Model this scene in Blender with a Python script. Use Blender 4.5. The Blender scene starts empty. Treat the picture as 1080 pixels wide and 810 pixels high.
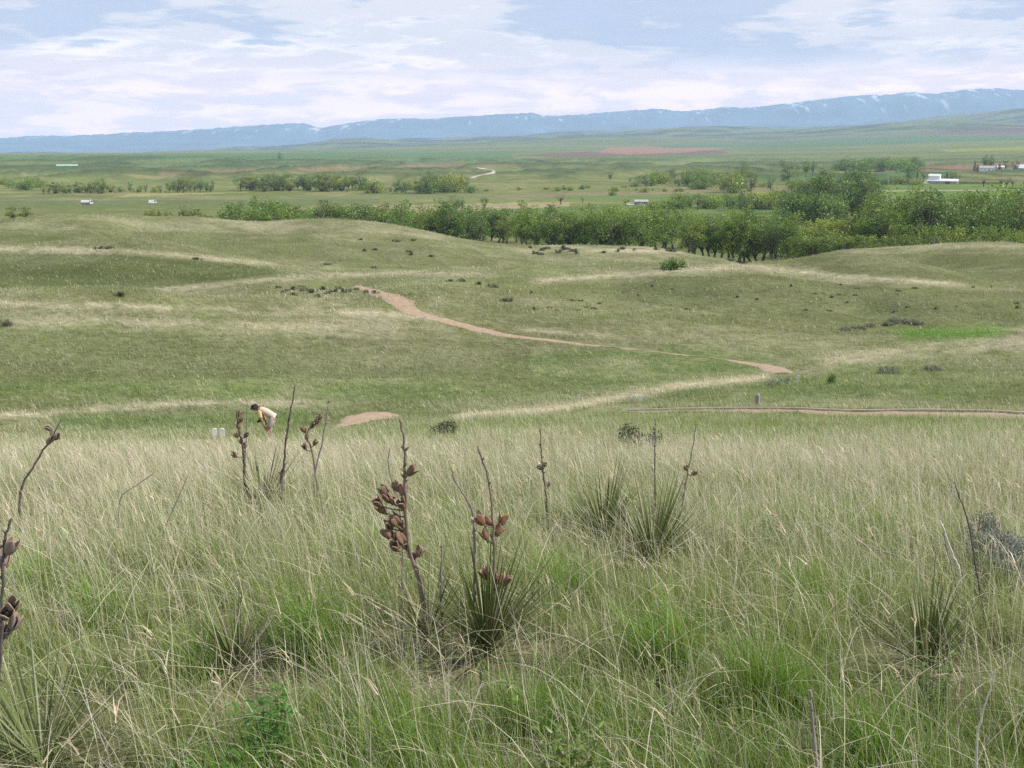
import bpy, math, random
import numpy as np
from mathutils import Vector, Matrix

# ------------------------------------------------------------------ scene
S = bpy.context.scene
COL = S.collection
FPX, PITCH = 1158.0, math.radians(12.4)
SP, CP = math.sin(PITCH), math.cos(PITCH)
rs = np.random.RandomState(7)

cam_d = bpy.data.cameras.new('camera')
cam_d.sensor_width = 36.0
cam_d.lens = 36.0*FPX/1080.0
cam_d.clip_start, cam_d.clip_end = 0.05, 200000.0
cam = bpy.data.objects.new('camera', cam_d)
cam.rotation_euler = (math.pi/2-PITCH, 0, 0)
COL.objects.link(cam); S.camera = cam

# surveying helpers: bearings read off the photograph -> directions and back
def direction(px, py):
    cx = (px-540.0)/FPX; cy = (405.0-py)/FPX
    return np.array([cx, CP+cy*SP, -SP+cy*CP])
def at(px, py, d):
    v = direction(px, py); return v*(d/math.hypot(v[0], v[1]))
def project(x, y, z):
    f = y*CP-z*SP; u = y*SP+z*CP
    f = np.where(f < 1e-3, 1e-3, f)
    return 540.0+FPX*x/f, 405.0-FPX*u/f

# ------------------------------------------------------------------ noise
def _h(ix, iy, s):
    n = (ix.astype(np.int64)*374761393+iy.astype(np.int64)*668265263+s*974634777) & 0x7fffffff
    n = (n ^ (n >> 13))*1274126177 & 0x7fffffff
    n = n ^ (n >> 16)
    return (n & 0xffff)/65535.0
def vnoise(x, y, s=0):
    x = np.asarray(x, float); y = np.asarray(y, float)
    ix = np.floor(x); iy = np.floor(y); fx = x-ix; fy = y-iy
    ix = ix.astype(np.int64); iy = iy.astype(np.int64)
    fx = fx*fx*fx*(fx*(fx*6-15)+10); fy = fy*fy*fy*(fy*(fy*6-15)+10)
    a = _h(ix, iy, s); b = _h(ix+1, iy, s); c = _h(ix, iy+1, s); d = _h(ix+1, iy+1, s)
    return (a*(1-fx)+b*fx)*(1-fy)+(c*(1-fx)+d*fx)*fy
def fbm(x, y, o=4, s=0):
    r = 0; a = .5; t = 0
    for k in range(o):
        r = r+a*vnoise(x*2**k+17.3*k, y*2**k-9.1*k, s+k); t += a; a *= .5
    return r/t                      # 0..1
def sstep(a, b, x):
    t = np.clip((x-a)/(b-a), 0, 1); return t*t*(3-2*t)

# ------------------------------------------------------------------ terrain heights
def pchip(xk, Y, xq):
    """monotone cubic through knots xk (K), Y (A,K) at xq (Q)"""
    h = np.diff(xk); dl = np.diff(Y, axis=1)/h
    m = np.zeros_like(Y); m[:, 0] = dl[:, 0]; m[:, -1] = dl[:, -1]
    w1 = 2*h[1:]+h[:-1]; w2 = h[1:]+2*h[:-1]
    a, b = dl[:, :-1], dl[:, 1:]
    ok = (a*b) > 0
    with np.errstate(divide='ignore', invalid='ignore'):
        mm = (w1+w2)/(w1/a+w2/b)
    m[:, 1:-1] = np.where(ok, mm, 0)
    i = np.clip(np.searchsorted(xk, xq)-1, 0, len(xk)-2)
    t = (xq-xk[i])/h[i]; t2 = t*t; t3 = t2*t
    return (Y[:, i]*(2*t3-3*t2+1)+m[:, i]*h[i]*(t3-2*t2+t)+Y[:, i+1]*(-2*t3+3*t2)+m[:, i+1]*h[i]*(t3-t2))

CC = [-250, 0, 130, 270, 400, 540, 680, 800, 900, 1080, 1330]
STR = [  # distance, rows at those bearings  (or a plain height)
 (0.4, -1.60), (2.0, -1.66), (3.6, -1.78), (5.5, -2.10), (8.0, -2.60),
 (12,  [500, 500, 500, 500, 498, 496, 496, 496, 496, 496, 496]),
 (16,  [490, 490, 490, 490, 486, 481, 481, 481, 481, 481, 481]),
 (22,  [483, 483, 483, 482, 475, 467, 466, 467, 467, 467, 467]),
 (32,  [474, 474, 474, 472, 464, 455, 453, 453, 453, 454, 454]),
 (44,  [461, 461, 461, 461, 455, 446, 443, 443, 443, 446, 448]),
 (52,  [446, 446, 443, 442, 438, 434, 432, 432, 433, 437, 440]),
 (60,  [420, 420, 418, 417, 416, 415, 412, 406, 405, 408, 410]),
 (68,  [388, 386, 386, 387, 390, 392, 390, 390, 388, 391, 392]),
 (76,  [352, 350, 350, 352, 358, 364, 368, 370, 370, 374, 374]),
 (85,  [320, 321, 323, 328, 331, 341, 346, 352, 354, 358, 358]),
 (95,  [316, 316, 317, 316, 309, 322, 330, 336, 340, 348, 346]),
 (110, [306, 305, 304, 301, 298, 305, 312, 312, 315, 322, 322]),
 (130, [286, 286, 285, 287, 289, 293, 296, 294, 294, 300, 300]),
 (150, [264, 265, 267, 275, 283, 288, 289, 283, 281, 284, 285]),
 (175, [263, 262, 262, 264, 272, 280, 284, 280, 275, 270, 270]),
 (205, [246, 246, 245, 248, 254, 264, 270, 278, 262, 260, 260]),
 (225, [236, 235, 232, 235, 242, 257, 263, 276, 262, 261, 261]),
 (245, [236, 236, 235, 239, 246, 263, 266, 280, 268, 268, 268]),
 (300, -33.0), (420, -37.0), (700, -38.0), (1000, -38.3),
 (1250, [187, 187, 187, 187, 187, 187, 187, 187, 187, 186, 186]),
 (1700, [177, 177, 177, 177, 178, 178, 177, 177, 178, 176, 176]),
 (2300, [168, 168, 168, 169, 170, 172, 172, 172, 172, 168, 166]),
 (3500, [163, 163, 163, 163, 164, 164, 164, 162, 161, 156, 155]),
 (5500, [162, 162, 161, 160, 158, 156, 154, 152, 149, 145, 144]),
 (8500, [166, 166, 164, 158, 153, 148, 144, 142, 138, 134, 132]),
 (12000, [170, 168, 165, 158, 151, 147, 141, 137, 133, 126, 124]),
 (14000, -120.0), (22000, -160.0)]
AZF = np.radians(np.arange(-37.0, 37.001, 0.095))
AZB = np.radians(np.concatenate([np.arange(-180, -37, 3.0), np.arange(40, 180.1, 3.0)]))
AZ = np.sort(np.concatenate([AZF, AZB])); NA = len(AZ)
LD = np.concatenate([np.linspace(math.log(.4), math.log(40), 230, endpoint=False),
                     np.linspace(math.log(40), math.log(300), 420, endpoint=False),
                     np.linspace(math.log(300), math.log(13500), 330, endpoint=False),
                     np.linspace(math.log(13500), math.log(22500), 6)])
ND = len(LD); DD = np.exp(LD)
kx = np.array([math.log(s[0]) for s in STR])
T = np.zeros((NA, len(STR)))
for k, (d, r) in enumerate(STR):
    if isinstance(r, float):
        T[:, k] = r
    else:
        a_, z_ = [], []
        for c, row in zip(CC, r):
            v = at(c, row, d); a_.append(math.atan2(v[0], v[1])); z_.append(v[2])
        T[:, k] = pchip(np.array(a_), np.array(z_)[None, :], np.clip(AZ, a_[0], a_[-1]))[0]
GZ = pchip(kx, T, LD)
GX = np.sin(AZ)[:, None]*DD[None, :]; GY = np.cos(AZ)[:, None]*DD[None, :]
DG = np.broadcast_to(DD[None, :], GX.shape)
# behind the viewer: the hilltop that the slope falls away from
w = sstep(math.radians(55), math.radians(120), np.abs(AZ))[:, None]
GZ = GZ*(1-w)+w*(-1.6+2.5*(1-np.exp(-DG/40))-60*sstep(200, 3000, DG))
# relief
n1 = (fbm(GX/2.2, GY/2.2, 3, 11)-.5)*.22*sstep(1, 6, DG)*(1-sstep(60, 120, DG))
n2 = (fbm(GX/26, GY/22, 4, 21)-.5)*(1.9*sstep(20, 70, DG))*(1-sstep(260, 500, DG))
RID = np.abs(2*fbm(GX/125, GY/290, 4, 31)-1)
n3 = (RID-.2)*-26*sstep(1050, 1300, DG)*(1-sstep(2400, 3600, DG))*(1-.6*sstep(.2, .4, AZ)[:, None])
n4 = (fbm(GX/1500, GY/900, 5, 41)-.5)*(70*sstep(4500, 9000, DG)+130*sstep(8500, 11500, DG))*(1-sstep(12500, 15000, DG))
n5 = (fbm(GX/20, GY/62, 3, 43)-.5)*3.6*sstep(72, 115, DG)*(1-.75*sstep(200, 232, DG))*(1-sstep(300, 400, DG))
GZ = GZ+n1+n2+n3+n4+n5
# knolls and dips of the near hills: bearing, distance, height, half widths
for px_, d_, h_, wp_, wd_ in ((375, 216, 1.7, 62, 15), (95, 219, 1.3, 120, 16), (250, 190, -1.4, 150, 14), (620, 134, 1.3, 120, 9), (640, 160, -1.6, 130, 12), (900, 148, 1.5, 110, 11),
                              (950, 172, -1.5, 120, 11), (90, 87, .8, 170, 5), (110, 104, -1.3, 170, 8), (100, 150, 1.4, 130, 9), (60, 168, -1.6, 150, 9), (470, 92, .5, 90, 5), (330, 128, .9, 100, 8), (1080, 84, .7, 120, 5),
                              (365, 9300, 60, 48, 900), (20, 10000, 40, 90, 900), (980, 8000, 55, 110, 900), (745, 9800, 45, 55, 800), (610, 7000, 25, 80, 700), (1075, 10500, 70, 60, 900)):
    GZ = GZ+h_*np.exp(-((project(GX, GY, np.where(DG > 1000, -20., -.12*DG))[0]-px_)/wp_)**2-((DG-d_)/wd_)**2)*(GY > 0)
# gully that cuts the right-hand ridge, and a bank on its left side
PXG, PYG = project(GX, GY, GZ)
GZ = GZ-3.2*np.exp(-((PXG-(800+(DG-215)*.25))/20.0)**2)*sstep(165, 205, DG)*(1-sstep(260, 300, DG))

def idx(x, y):
    a = np.arctan2(x, y); d = np.maximum(np.hypot(x, y), DD[0]); l = np.log(d)
    i = np.clip(np.searchsorted(AZ, a)-1, 0, NA-2); ta = np.clip((a-AZ[i])/(AZ[i+1]-AZ[i]), 0, 1)
    j = np.clip(np.searchsorted(LD, l)-1, 0, ND-2); td = np.clip((l-LD[j])/(LD[j+1]-LD[j]), 0, 1)
    return i, ta, j, td
def lookup(G, x, y):
    i, ta, j, td = idx(np.asarray(x, float), np.asarray(y, float))
    if G.ndim == 3: ta = ta[..., None]; td = td[..., None]
    return (G[i, j]*(1-ta)+G[i+1, j]*ta)*(1-td)+(G[i, j+1]*(1-ta)+G[i+1, j+1]*ta)*td
def gz(x, y): return float(lookup(GZ, np.array([x]), np.array([y]))[0])
def hit(px, py, dmin=1.0, dmax=13000):
    """first ground point on the sight line through a bearing"""
    v = direction(px, py); v = v/math.hypot(v[0], v[1])
    d = np.exp(np.linspace(math.log(dmin), math.log(dmax), 6000))
    g = lookup(GZ, v[0]*d, v[1]*d)
    s = np.nonzero(v[2]*d <= g)[0]
    k = s[0] if len(s) else len(d)-1
    return np.array([v[0]*d[k], v[1]*d[k], g[k]])
def stand(px, d):
    """ground point on bearing px at range d"""
    az = math.atan2((px-540)/FPX, CP) if d < 20 else math.atan2((px-540)/FPX, CP+.13*SP)
    x, y = math.sin(az)*d, math.cos(az)*d
    return np.array([x, y, gz(x, y)])

# ------------------------------------------------------------------ materials
def mat(name):
    m = bpy.data.materials.new(name); m.use_nodes = True
    nt = m.node_tree; nt.nodes.clear()
    o = nt.nodes.new('ShaderNodeOutputMaterial')
    return m, nt, o
def N(nt, t, **kw):
    n = nt.nodes.new(t)
    for k, v in kw.items(): setattr(n, k, v)
    return n
def simple(name, col, rough=.8, var=.25, scale=8.0, bump=.0):
    """one colour with procedural wear"""
    m, nt, o = mat(name)
    b = N(nt, 'ShaderNodeBsdfPrincipled'); b.inputs['Roughness'].default_value = rough
    b.inputs['Specular IOR Level'].default_value = .25
    tc = N(nt, 'ShaderNodeTexCoord'); nz = N(nt, 'ShaderNodeTexNoise')
    nz.inputs['Scale'].default_value = scale; nz.inputs['Detail'].default_value = 5
    nt.links.new(tc.outputs['Object'], nz.inputs['Vector'])
    mx = N(nt, 'ShaderNodeMix', data_type='RGBA')
    mx.inputs['A'].default_value = (*[c*(1-var) for c in col], 1)
    mx.inputs['B'].default_value = (*[min(1, c*(1+var)) for c in col], 1)
    nt.links.new(nz.outputs['Fac'], mx.inputs['Factor'])
    nt.links.new(mx.outputs['Result'], b.inputs['Base Color'])
    if bump:
        bp = N(nt, 'ShaderNodeBump'); bp.inputs['Strength'].default_value = bump
        nt.links.new(nz.outputs['Fac'], bp.inputs['Height']); nt.links.new(bp.outputs['Normal'], b.inputs['Normal'])
    nt.links.new(b.outputs[0], o.inputs['Surface'])
    return m
def leafy(name, trans=.35, gloss=.0):
    """leaf and blade material: colour from the mesh, light passes through"""
    m, nt, o = mat(name)
    a = N(nt, 'ShaderNodeAttribute', attribute_name='tint')
    d = N(nt, 'ShaderNodeBsdfDiffuse'); t = N(nt, 'ShaderNodeBsdfTranslucent')
    mx = N(nt, 'ShaderNodeMixShader'); mx.inputs[0].default_value = trans
    nt.links.new(a.outputs['Color'], d.inputs['Color']); nt.links.new(a.outputs['Color'], t.inputs['Color'])
    nt.links.new(d.outputs[0], mx.inputs[1]); nt.links.new(t.outputs[0], mx.inputs[2])
    last = mx
    if gloss:
        g = N(nt, 'ShaderNodeBsdfGlossy'); g.inputs['Roughness'].default_value = .45
        g.inputs['Color'].default_value = (1, 1, 1, 1)
        m2 = N(nt, 'ShaderNodeMixShader'); m2.inputs[0].default_value = gloss
        nt.links.new(mx.outputs[0], m2.inputs[1]); nt.links.new(g.outputs[0], m2.inputs[2]); last = m2
    nt.links.new(last.outputs[0], o.inputs['Surface'])
    return m

M_GRASS = leafy('grass_blades', .38, .035)
M_LEAF = leafy('tree_leaves', .34, .02)
M_SAGE = leafy('sage_leaves', .2)
M_YUCCA = leafy('yucca_leaves', .12, .025)
M_BARK = simple('cottonwood_bark', (.13, .11, .09), .9, .35, 6, .4)
M_TWIG = simple('dead_grey_wood', (.23, .20, .185), .9, .4, 30, .4)
M_STALK = simple('dead_brown_stalk', (.20, .155, .125), .9, .45, 40, .4)
M_DARKSTALK = simple('weathered_dark_stalk', (.10, .085, .082), .9, .4, 40, .4)
M_POD = simple('seed_pod_brown', (.20, .122, .08), .5, .65, 45, .3)
M_PODIN = simple('seed_pod_inner', (.36, .27, .19), .6, .4, 45, .2)
M_PODGREY = simple('seed_pod_grey', (.24, .19, .165), .7, .5, 45, .3)
M_DIRT = simple('pink_dirt', (.335, .25, .175), .95, .38, 2.6, .4)
M_DRYDIRT = simple('pale_gravel', (.42, .38, .33), .95, .15, .2)
M_WHITE = simple('white_paint', (.78, .78, .76), .5, .05, 1)
M_MARBLE = simple('white_marble', (.66, .66, .65), .55, .07, 5)
M_GREYSTONE = simple('grey_weathered_post', (.27, .265, .27), .85, .3, 9, .2)
M_TIMBER = simple('edging_timber', (.46, .40, .33), .9, .3, 4, .2)
M_DARKWOOD = simple('dark_timber', (.07, .06, .05), .9, .3, 4)
M_GREENROOF = simple('green_metal_roof', (.30, .52, .42), .4, .1, .2)
M_METALROOF = simple('white_metal_roof', (.66, .67, .69), .35, .04, .2)
M_GREYWALL = simple('grey_boards', (.38, .37, .37), .8, .15, .6)
M_REDWALL = simple('brown_red_boards', (.16, .085, .07), .85, .2, .6)
M_GLASS = simple('dark_window_glass', (.03, .035, .04), .15, .1, 1)
M_RUBBER = simple('tyre_rubber', (.025, .025, .025), .8, .1, 5)
M_BLUE = simple('blue_grey_boards', (.25, .30, .37), .7, .1, .6)

# ------------------------------------------------------------------ mesh builder
class MB:
    def __init__(s): s.v = []; s.f = []; s.mi = []; s.c = []
    def add(s, vs, fs, mi=0, c=None):
        o = len(s.v); s.v.extend([tuple(map(float, p)) for p in vs])
        for f in fs: s.f.append(tuple(i+o for i in f)); s.mi.append(mi)
        s.c.extend([c or (1, 1, 1)]*len(vs))
    def tube(s, pts, rad, n=6, mi=0, c=None, cap=True):
        pts = [Vector(p) for p in pts]; vs = []; fs = []
        if not hasattr(rad, '__len__'): rad = [rad]*len(pts)
        up = None
        for i, p in enumerate(pts):
            t = (pts[min(i+1, len(pts)-1)]-pts[max(i-1, 0)]).normalized()
            if up is None: up = t.orthogonal().normalized()
            up = (up-t*up.dot(t)); up = up.normalized() if up.length > 1e-6 else t.orthogonal().normalized()
            sd = t.cross(up)
            for k in range(n):
                a = 2*math.pi*k/n; vs.append(p+(up*math.cos(a)+sd*math.sin(a))*rad[i])
        for i in range(len(pts)-1):
            for k in range(n):
                fs.append((i*n+k, i*n+(k+1) % n, (i+1)*n+(k+1) % n, (i+1)*n+k))
        if cap:
            fs.append(tuple(range(n-1, -1, -1))); fs.append(tuple(range((len(pts)-1)*n, len(pts)*n)))
        s.add(vs, fs, mi, c)
    def box(s, x0, x1, y0, y1, z0, z1, mi=0, bev=0.0):
        if not bev:
            v = [(x, y, z) for z in (z0, z1) for x, y in ((x0, y0), (x1, y0), (x1, y1), (x0, y1))]
            s.add(v, [(3, 2, 1, 0), (4, 5, 6, 7), (0, 1, 5, 4), (1, 2, 6, 5), (2, 3, 7, 6), (3, 0, 4, 7)], mi)
        else:
            b = bev; pr = [(x0+b, y0), (x1-b, y0), (x1, y0+b), (x1, y1-b), (x1-b, y1), (x0+b, y1), (x0, y1-b), (x0, y0+b)]
            cx, cy = (x0+x1)/2, (y0+y1)/2
            sh = [(cx+(x-cx)*(1-b/(abs(x1-x0)/2)), cy+(y-cy)*(1-b/(abs(y1-y0)/2))) for x, y in pr]
            v = [(x, y, z0) for x, y in pr]+[(x, y, z1-b) for x, y in pr]+[(x, y, z1) for x, y in sh]
            f = [tuple(range(7, -1, -1)), tuple(range(16, 24))]
            for L in (0, 8): f += [(L+k, L+(k+1) % 8, L+8+(k+1) % 8, L+8+k) for k in range(8)]
            s.add(v, f, mi)
    def prism(s, poly, y0, y1, mi=0):
        """outline in x,z extruded along y"""
        n = len(poly); v = [(x, y0, z) for x, z in poly]+[(x, y1, z) for x, z in poly]
        f = [tuple(range(n)), tuple(range(2*n-1, n-1, -1))]+[(k, n+k, n+(k+1) % n, (k+1) % n) for k in range(n)]
        s.add(v, f, mi)
    def lathe(s, prof, n=12, mi=0, c=None, centre=(0, 0, 0)):
        v = []; f = []
        for r, z in prof:
            for k in range(n):
                a = 2*math.pi*k/n; v.append((centre[0]+r*math.cos(a), centre[1]+r*math.sin(a), centre[2]+z))
        for i in range(len(prof)-1):
            for k in range(n): f.append((i*n+k, i*n+(k+1) % n, (i+1)*n+(k+1) % n, (i+1)*n+k))
        f.append(tuple(range(n-1, -1, -1))); f.append(tuple(range((len(prof)-1)*n, len(prof)*n)))
        s.add(v, f, mi, c)
    def mesh(s, name, mats, smooth=False, tint=False):
        me = bpy.data.meshes.new(name); me.from_pydata(s.v, [], s.f)
        for m in (mats if isinstance(mats, (list, tuple)) else [mats]): me.materials.append(m)
        me.polygons.foreach_set('material_index', s.mi)
        if smooth: me.polygons.foreach_set('use_smooth', [True]*len(s.f))
        if tint:
            at_ = me.color_attributes.new('tint', 'FLOAT_COLOR', 'POINT')
            at_.data.foreach_set('color', np.c_[np.array(s.c, float), np.ones(len(s.v))].ravel())
        me.update(); return me
    def build(s, name, mats, parent=None, smooth=False, tint=False):
        return put(name, s.mesh(name, mats, smooth, tint), parent)
def put(name, me, parent=None, loc=None):
    o = bpy.data.objects.new(name, me); COL.objects.link(o)
    if parent is not None: o.parent = parent
    if loc is not None: o.location = loc
    return o
def tag(o, label=None, cat=None, group=None, kind=None):
    if label: o['label'] = label
    if cat: o['category'] = cat
    if group: o['group'] = group
    if kind: o['kind'] = kind
    return o
def thing(name, label, cat, loc=(0, 0, 0), rz=0.0, group=None):
    o = bpy.data.objects.new(name, None); COL.objects.link(o); o.empty_display_size = .2
    o.location = loc; o.rotation_euler = (0, 0, rz)
    return tag(o, label, cat, group)
def fast_mesh(name, V, F4=None, F3=None, tint=None, material=None, smooth=False):
    """mesh straight from numpy arrays"""
    me = bpy.data.meshes.new(name)
    n4 = 0 if F4 is None else len(F4); n3 = 0 if F3 is None else len(F3)
    me.vertices.add(len(V)); me.vertices.foreach_set('co', np.ascontiguousarray(V, np.float32).ravel())
    li = np.concatenate(([F4.ravel()] if n4 else [])+([F3.ravel()] if n3 else [])).astype(np.int32)
    st = np.concatenate([np.arange(n4)*4, n4*4+np.arange(n3)*3]).astype(np.int32)
    me.loops.add(len(li)); me.loops.foreach_set('vertex_index', li)
    me.polygons.add(n4+n3); me.polygons.foreach_set('loop_start', st)
    if smooth: me.polygons.foreach_set('use_smooth', np.ones(n4+n3, bool))
    if tint is not None:
        a = me.color_attributes.new('tint', 'FLOAT_COLOR', 'POINT')
        a.data.foreach_set('color', np.ascontiguousarray(np.c_[tint, np.ones(len(V))], np.float32).ravel())
    me.materials.append(material); me.update(calc_edges=True)
    return me
SKX, SKZ = 4.1, 5.0; HAZE_D = 7e-5; HAZE_COL = (.54, .73, 1.0, 1); WARM = (1.4, 1.08, 1.0); GRASS = 1.0; BLADE = 1.68; LEAFK = 2.1; EXPO = 0.35
# ------------------------------------------------------------------ ground cover colours (what grows where)
PXG, PYG = project(GX, GY, GZ)
FRONT = (np.abs(AZ) < math.radians(36))[:, None] & np.ones_like(GX, bool)
LDG = np.broadcast_to(LD[None, :], GX.shape)
f1 = fbm(GX/9, GY/9, 4, 51); f2 = fbm(GX/2.4, GY/2.4, 4, 61); f3 = fbm(GX/45, GY/30, 4, 71); f4 = fbm(GX/500, GY/260, 4, 81)
f5 = fbm(GX/.8, GY/.8, 3, 91)
C = np.zeros(GX.shape+(3,))
olive = np.array([.142, .156, .070]); pale = np.array([.32, .295, .205]); lush = np.array([.090, .142, .036]); dark = np.array([.068, .086, .036])
def mix(m, col, k=1.0):
    global C
    m = np.clip(m*k, 0, 1)[..., None]; C = C*(1-m)+np.asarray(col)*m
C[:] = olive
mix(sstep(.38, .72, f1*.45+f2*.25+f5*.3), pale, .72)
mix(sstep(.48, .75, f3*.6+f1*.4), lush, .4)
mix(sstep(.56, .76, f2*.55+f5*.45)*(DG > 15), dark, .6)
mix(1-sstep(9, 16, DG), np.array([.115, .105, .058]), .7)     # litter and soil colour, darkened to imitate shaded gaps under the long grass
def band(line, hw, d0, d1, m=None, soft=14):
    """growth along a line of the land, followed by bearing"""
    L = np.array(line, float); y = np.interp(PXG, L[:, 0], L[:, 1])
    e = sstep(L[0, 0]-soft, L[0, 0]+soft, PXG)*(1-sstep(L[-1, 0]-soft, L[-1, 0]+soft, PXG))
    r = np.exp(-((PYG-y)/hw)**2)*e*FRONT*((DG > d0) & (DG < d1))
    return r if m is None else r*m
def area(poly, d0, d1, soft=0.0):
    P = np.array(poly, float); ins = np.zeros(PXG.shape, bool); n = len(P)
    wx = PXG+(f2-.5)*soft; wy = PYG+(f1-.5)*soft*.2
    for i in range(n):
        x1, y1 = P[i]; x2, y2 = P[(i+1) % n]
        if y1 == y2: continue
        c = ((y1 > wy) != (y2 > wy)) & (wx < (x2-x1)*(wy-y1)/(y2-y1)+x1); ins ^= c
    return (ins & FRONT & (DG > d0) & (DG < d1)).astype(float)
tex = sstep(.25, .6, f2); tex2 = sstep(.35, .65, f1)
fine = .45+.55*sstep(.3, .65, f5)
# greener hollows; the darker bowl and slope areas imitate relief shading
mix(band([(-100, 408), (250, 412), (420, 412), (560, 404), (700, 392), (800, 384)], 12, 45, 90, tex), lush, .6)
mix(band([(520, 384), (660, 372), (760, 376)], 9, 55, 95, tex), lush, .65)
mix(band([(60, 446), (200, 444), (330, 440)], 8, 38, 62), lush*.9, .7)
mix(band([(430, 460), (600, 450), (760, 446), (1000, 452)], 9, 25, 60, tex), lush, .7)
mix(band([(700, 415), (900, 410), (1200, 420)], 10, 45, 70, tex), lush, .6)
mix(band([(-100, 292), (60, 291), (180, 288), (290, 290)], 14, 90, 150), np.array([.10, .125, .045]), .85)
mix(band([(-100, 250), (150, 250), (330, 258)], 9, 160, 235, tex), lush*.9, .4)
mix(band([(640, 312), (820, 322), (1100, 330)], 9, 90, 150, tex2), dark*1.2, .55)
mix(band([(560, 332), (760, 336), (900, 345)], 4, 70, 110, tex2), lush, .6)
mix(band([(945, 351), (1000, 353), (1062, 350)], 7, 70, 120), np.array([.085, .185, .027]), .85*(.6+.4*tex))
mix(band([(330, 240), (430, 252), (560, 268), (680, 290)], 7, 150, 240, tex2), lush*.9, .4)
mix(area([(-100, 267), (130, 269), (250, 278), (300, 288), (200, 301), (90, 311), (-100, 316)], 90, 190, 8), np.array([.078, .096, .040]), .62)  # bowl, then hill faces: dark olive growth deepened to stand for relief shading
mix(area([(700, 293), (800, 289), (900, 301), (1100, 309), (1100, 345), (940, 345), (800, 337), (640, 314)], 85, 190, 10)*(.5+.5*tex2), np.array([.085, .105, .042]), .6)
mix(area([(-100, 345), (560, 362), (560, 398), (-100, 404)], 55, 100, 14)*(.4+.6*tex2), np.array([.088, .105, .042]), .5)
mix(area([(-100, 240), (250, 246), (500, 263), (540, 285), (300, 274), (130, 261), (-100, 257)], 140, 240, 8)*(.4+.6*tex2), np.array([.095, .112, .046]), .5)
mix(area([(820, 268), (1100, 268), (1100, 296), (1000, 298), (880, 288)], 130, 240, 8), np.array([.09, .108, .045]), .45)
# pale dry growth on crests and old wheel tracks
mix(band([(-100, 440), (40, 437), (100, 432), (200, 425), (340, 426)], 3.2, 40, 70, fine), pale*1.12, .95)
mix(band([(480, 440), (560, 434), (610, 428), (660, 418), (720, 407), (812, 398)], 4.6, 42, 80, .6+.4*fine), pale*1.15, 1)
mix(band([(-100, 318), (100, 322), (200, 327), (300, 329), (420, 331), (560, 348), (640, 352)], 3.2, 65, 105, tex*fine), pale*1.1, 1)
mix(band([(-100, 336), (200, 342), (430, 347)], 4, 65, 105, tex*fine), pale, .7)
mix(band([(-100, 261), (120, 264), (200, 270), (290, 279)], 2.6, 130, 180, fine), pale*1.1, .9)
mix(band([(90, 313), (200, 303), (280, 295), (410, 288), (520, 289)], 2.6, 90, 170, fine), pale, .9)
mix(band([(560, 297), (700, 287), (790, 281), (880, 291), (1010, 300)], 3.2, 110, 240, fine), pale*1.12, 1)
mix(band([(580, 262), (700, 264), (780, 262)], 3.5, 170, 260, tex2), pale*1.2, .9)
mix(band([(800, 262), (900, 260), (1100, 259)], 3.0, 170, 260, fine), pale*1.0, .7)
mix(band([(840, 388), (900, 378), (960, 371), (1100, 358)], 7, 55, 110, tex*fine), pale*1.05, .85)
mix(band([(250, 236), (370, 241), (470, 252)], 3, 170, 260, fine), pale, .5)
mix(band([(540, 262), (660, 290), (780, 300)], 4, 120, 220, tex2), pale, .35)
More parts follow.
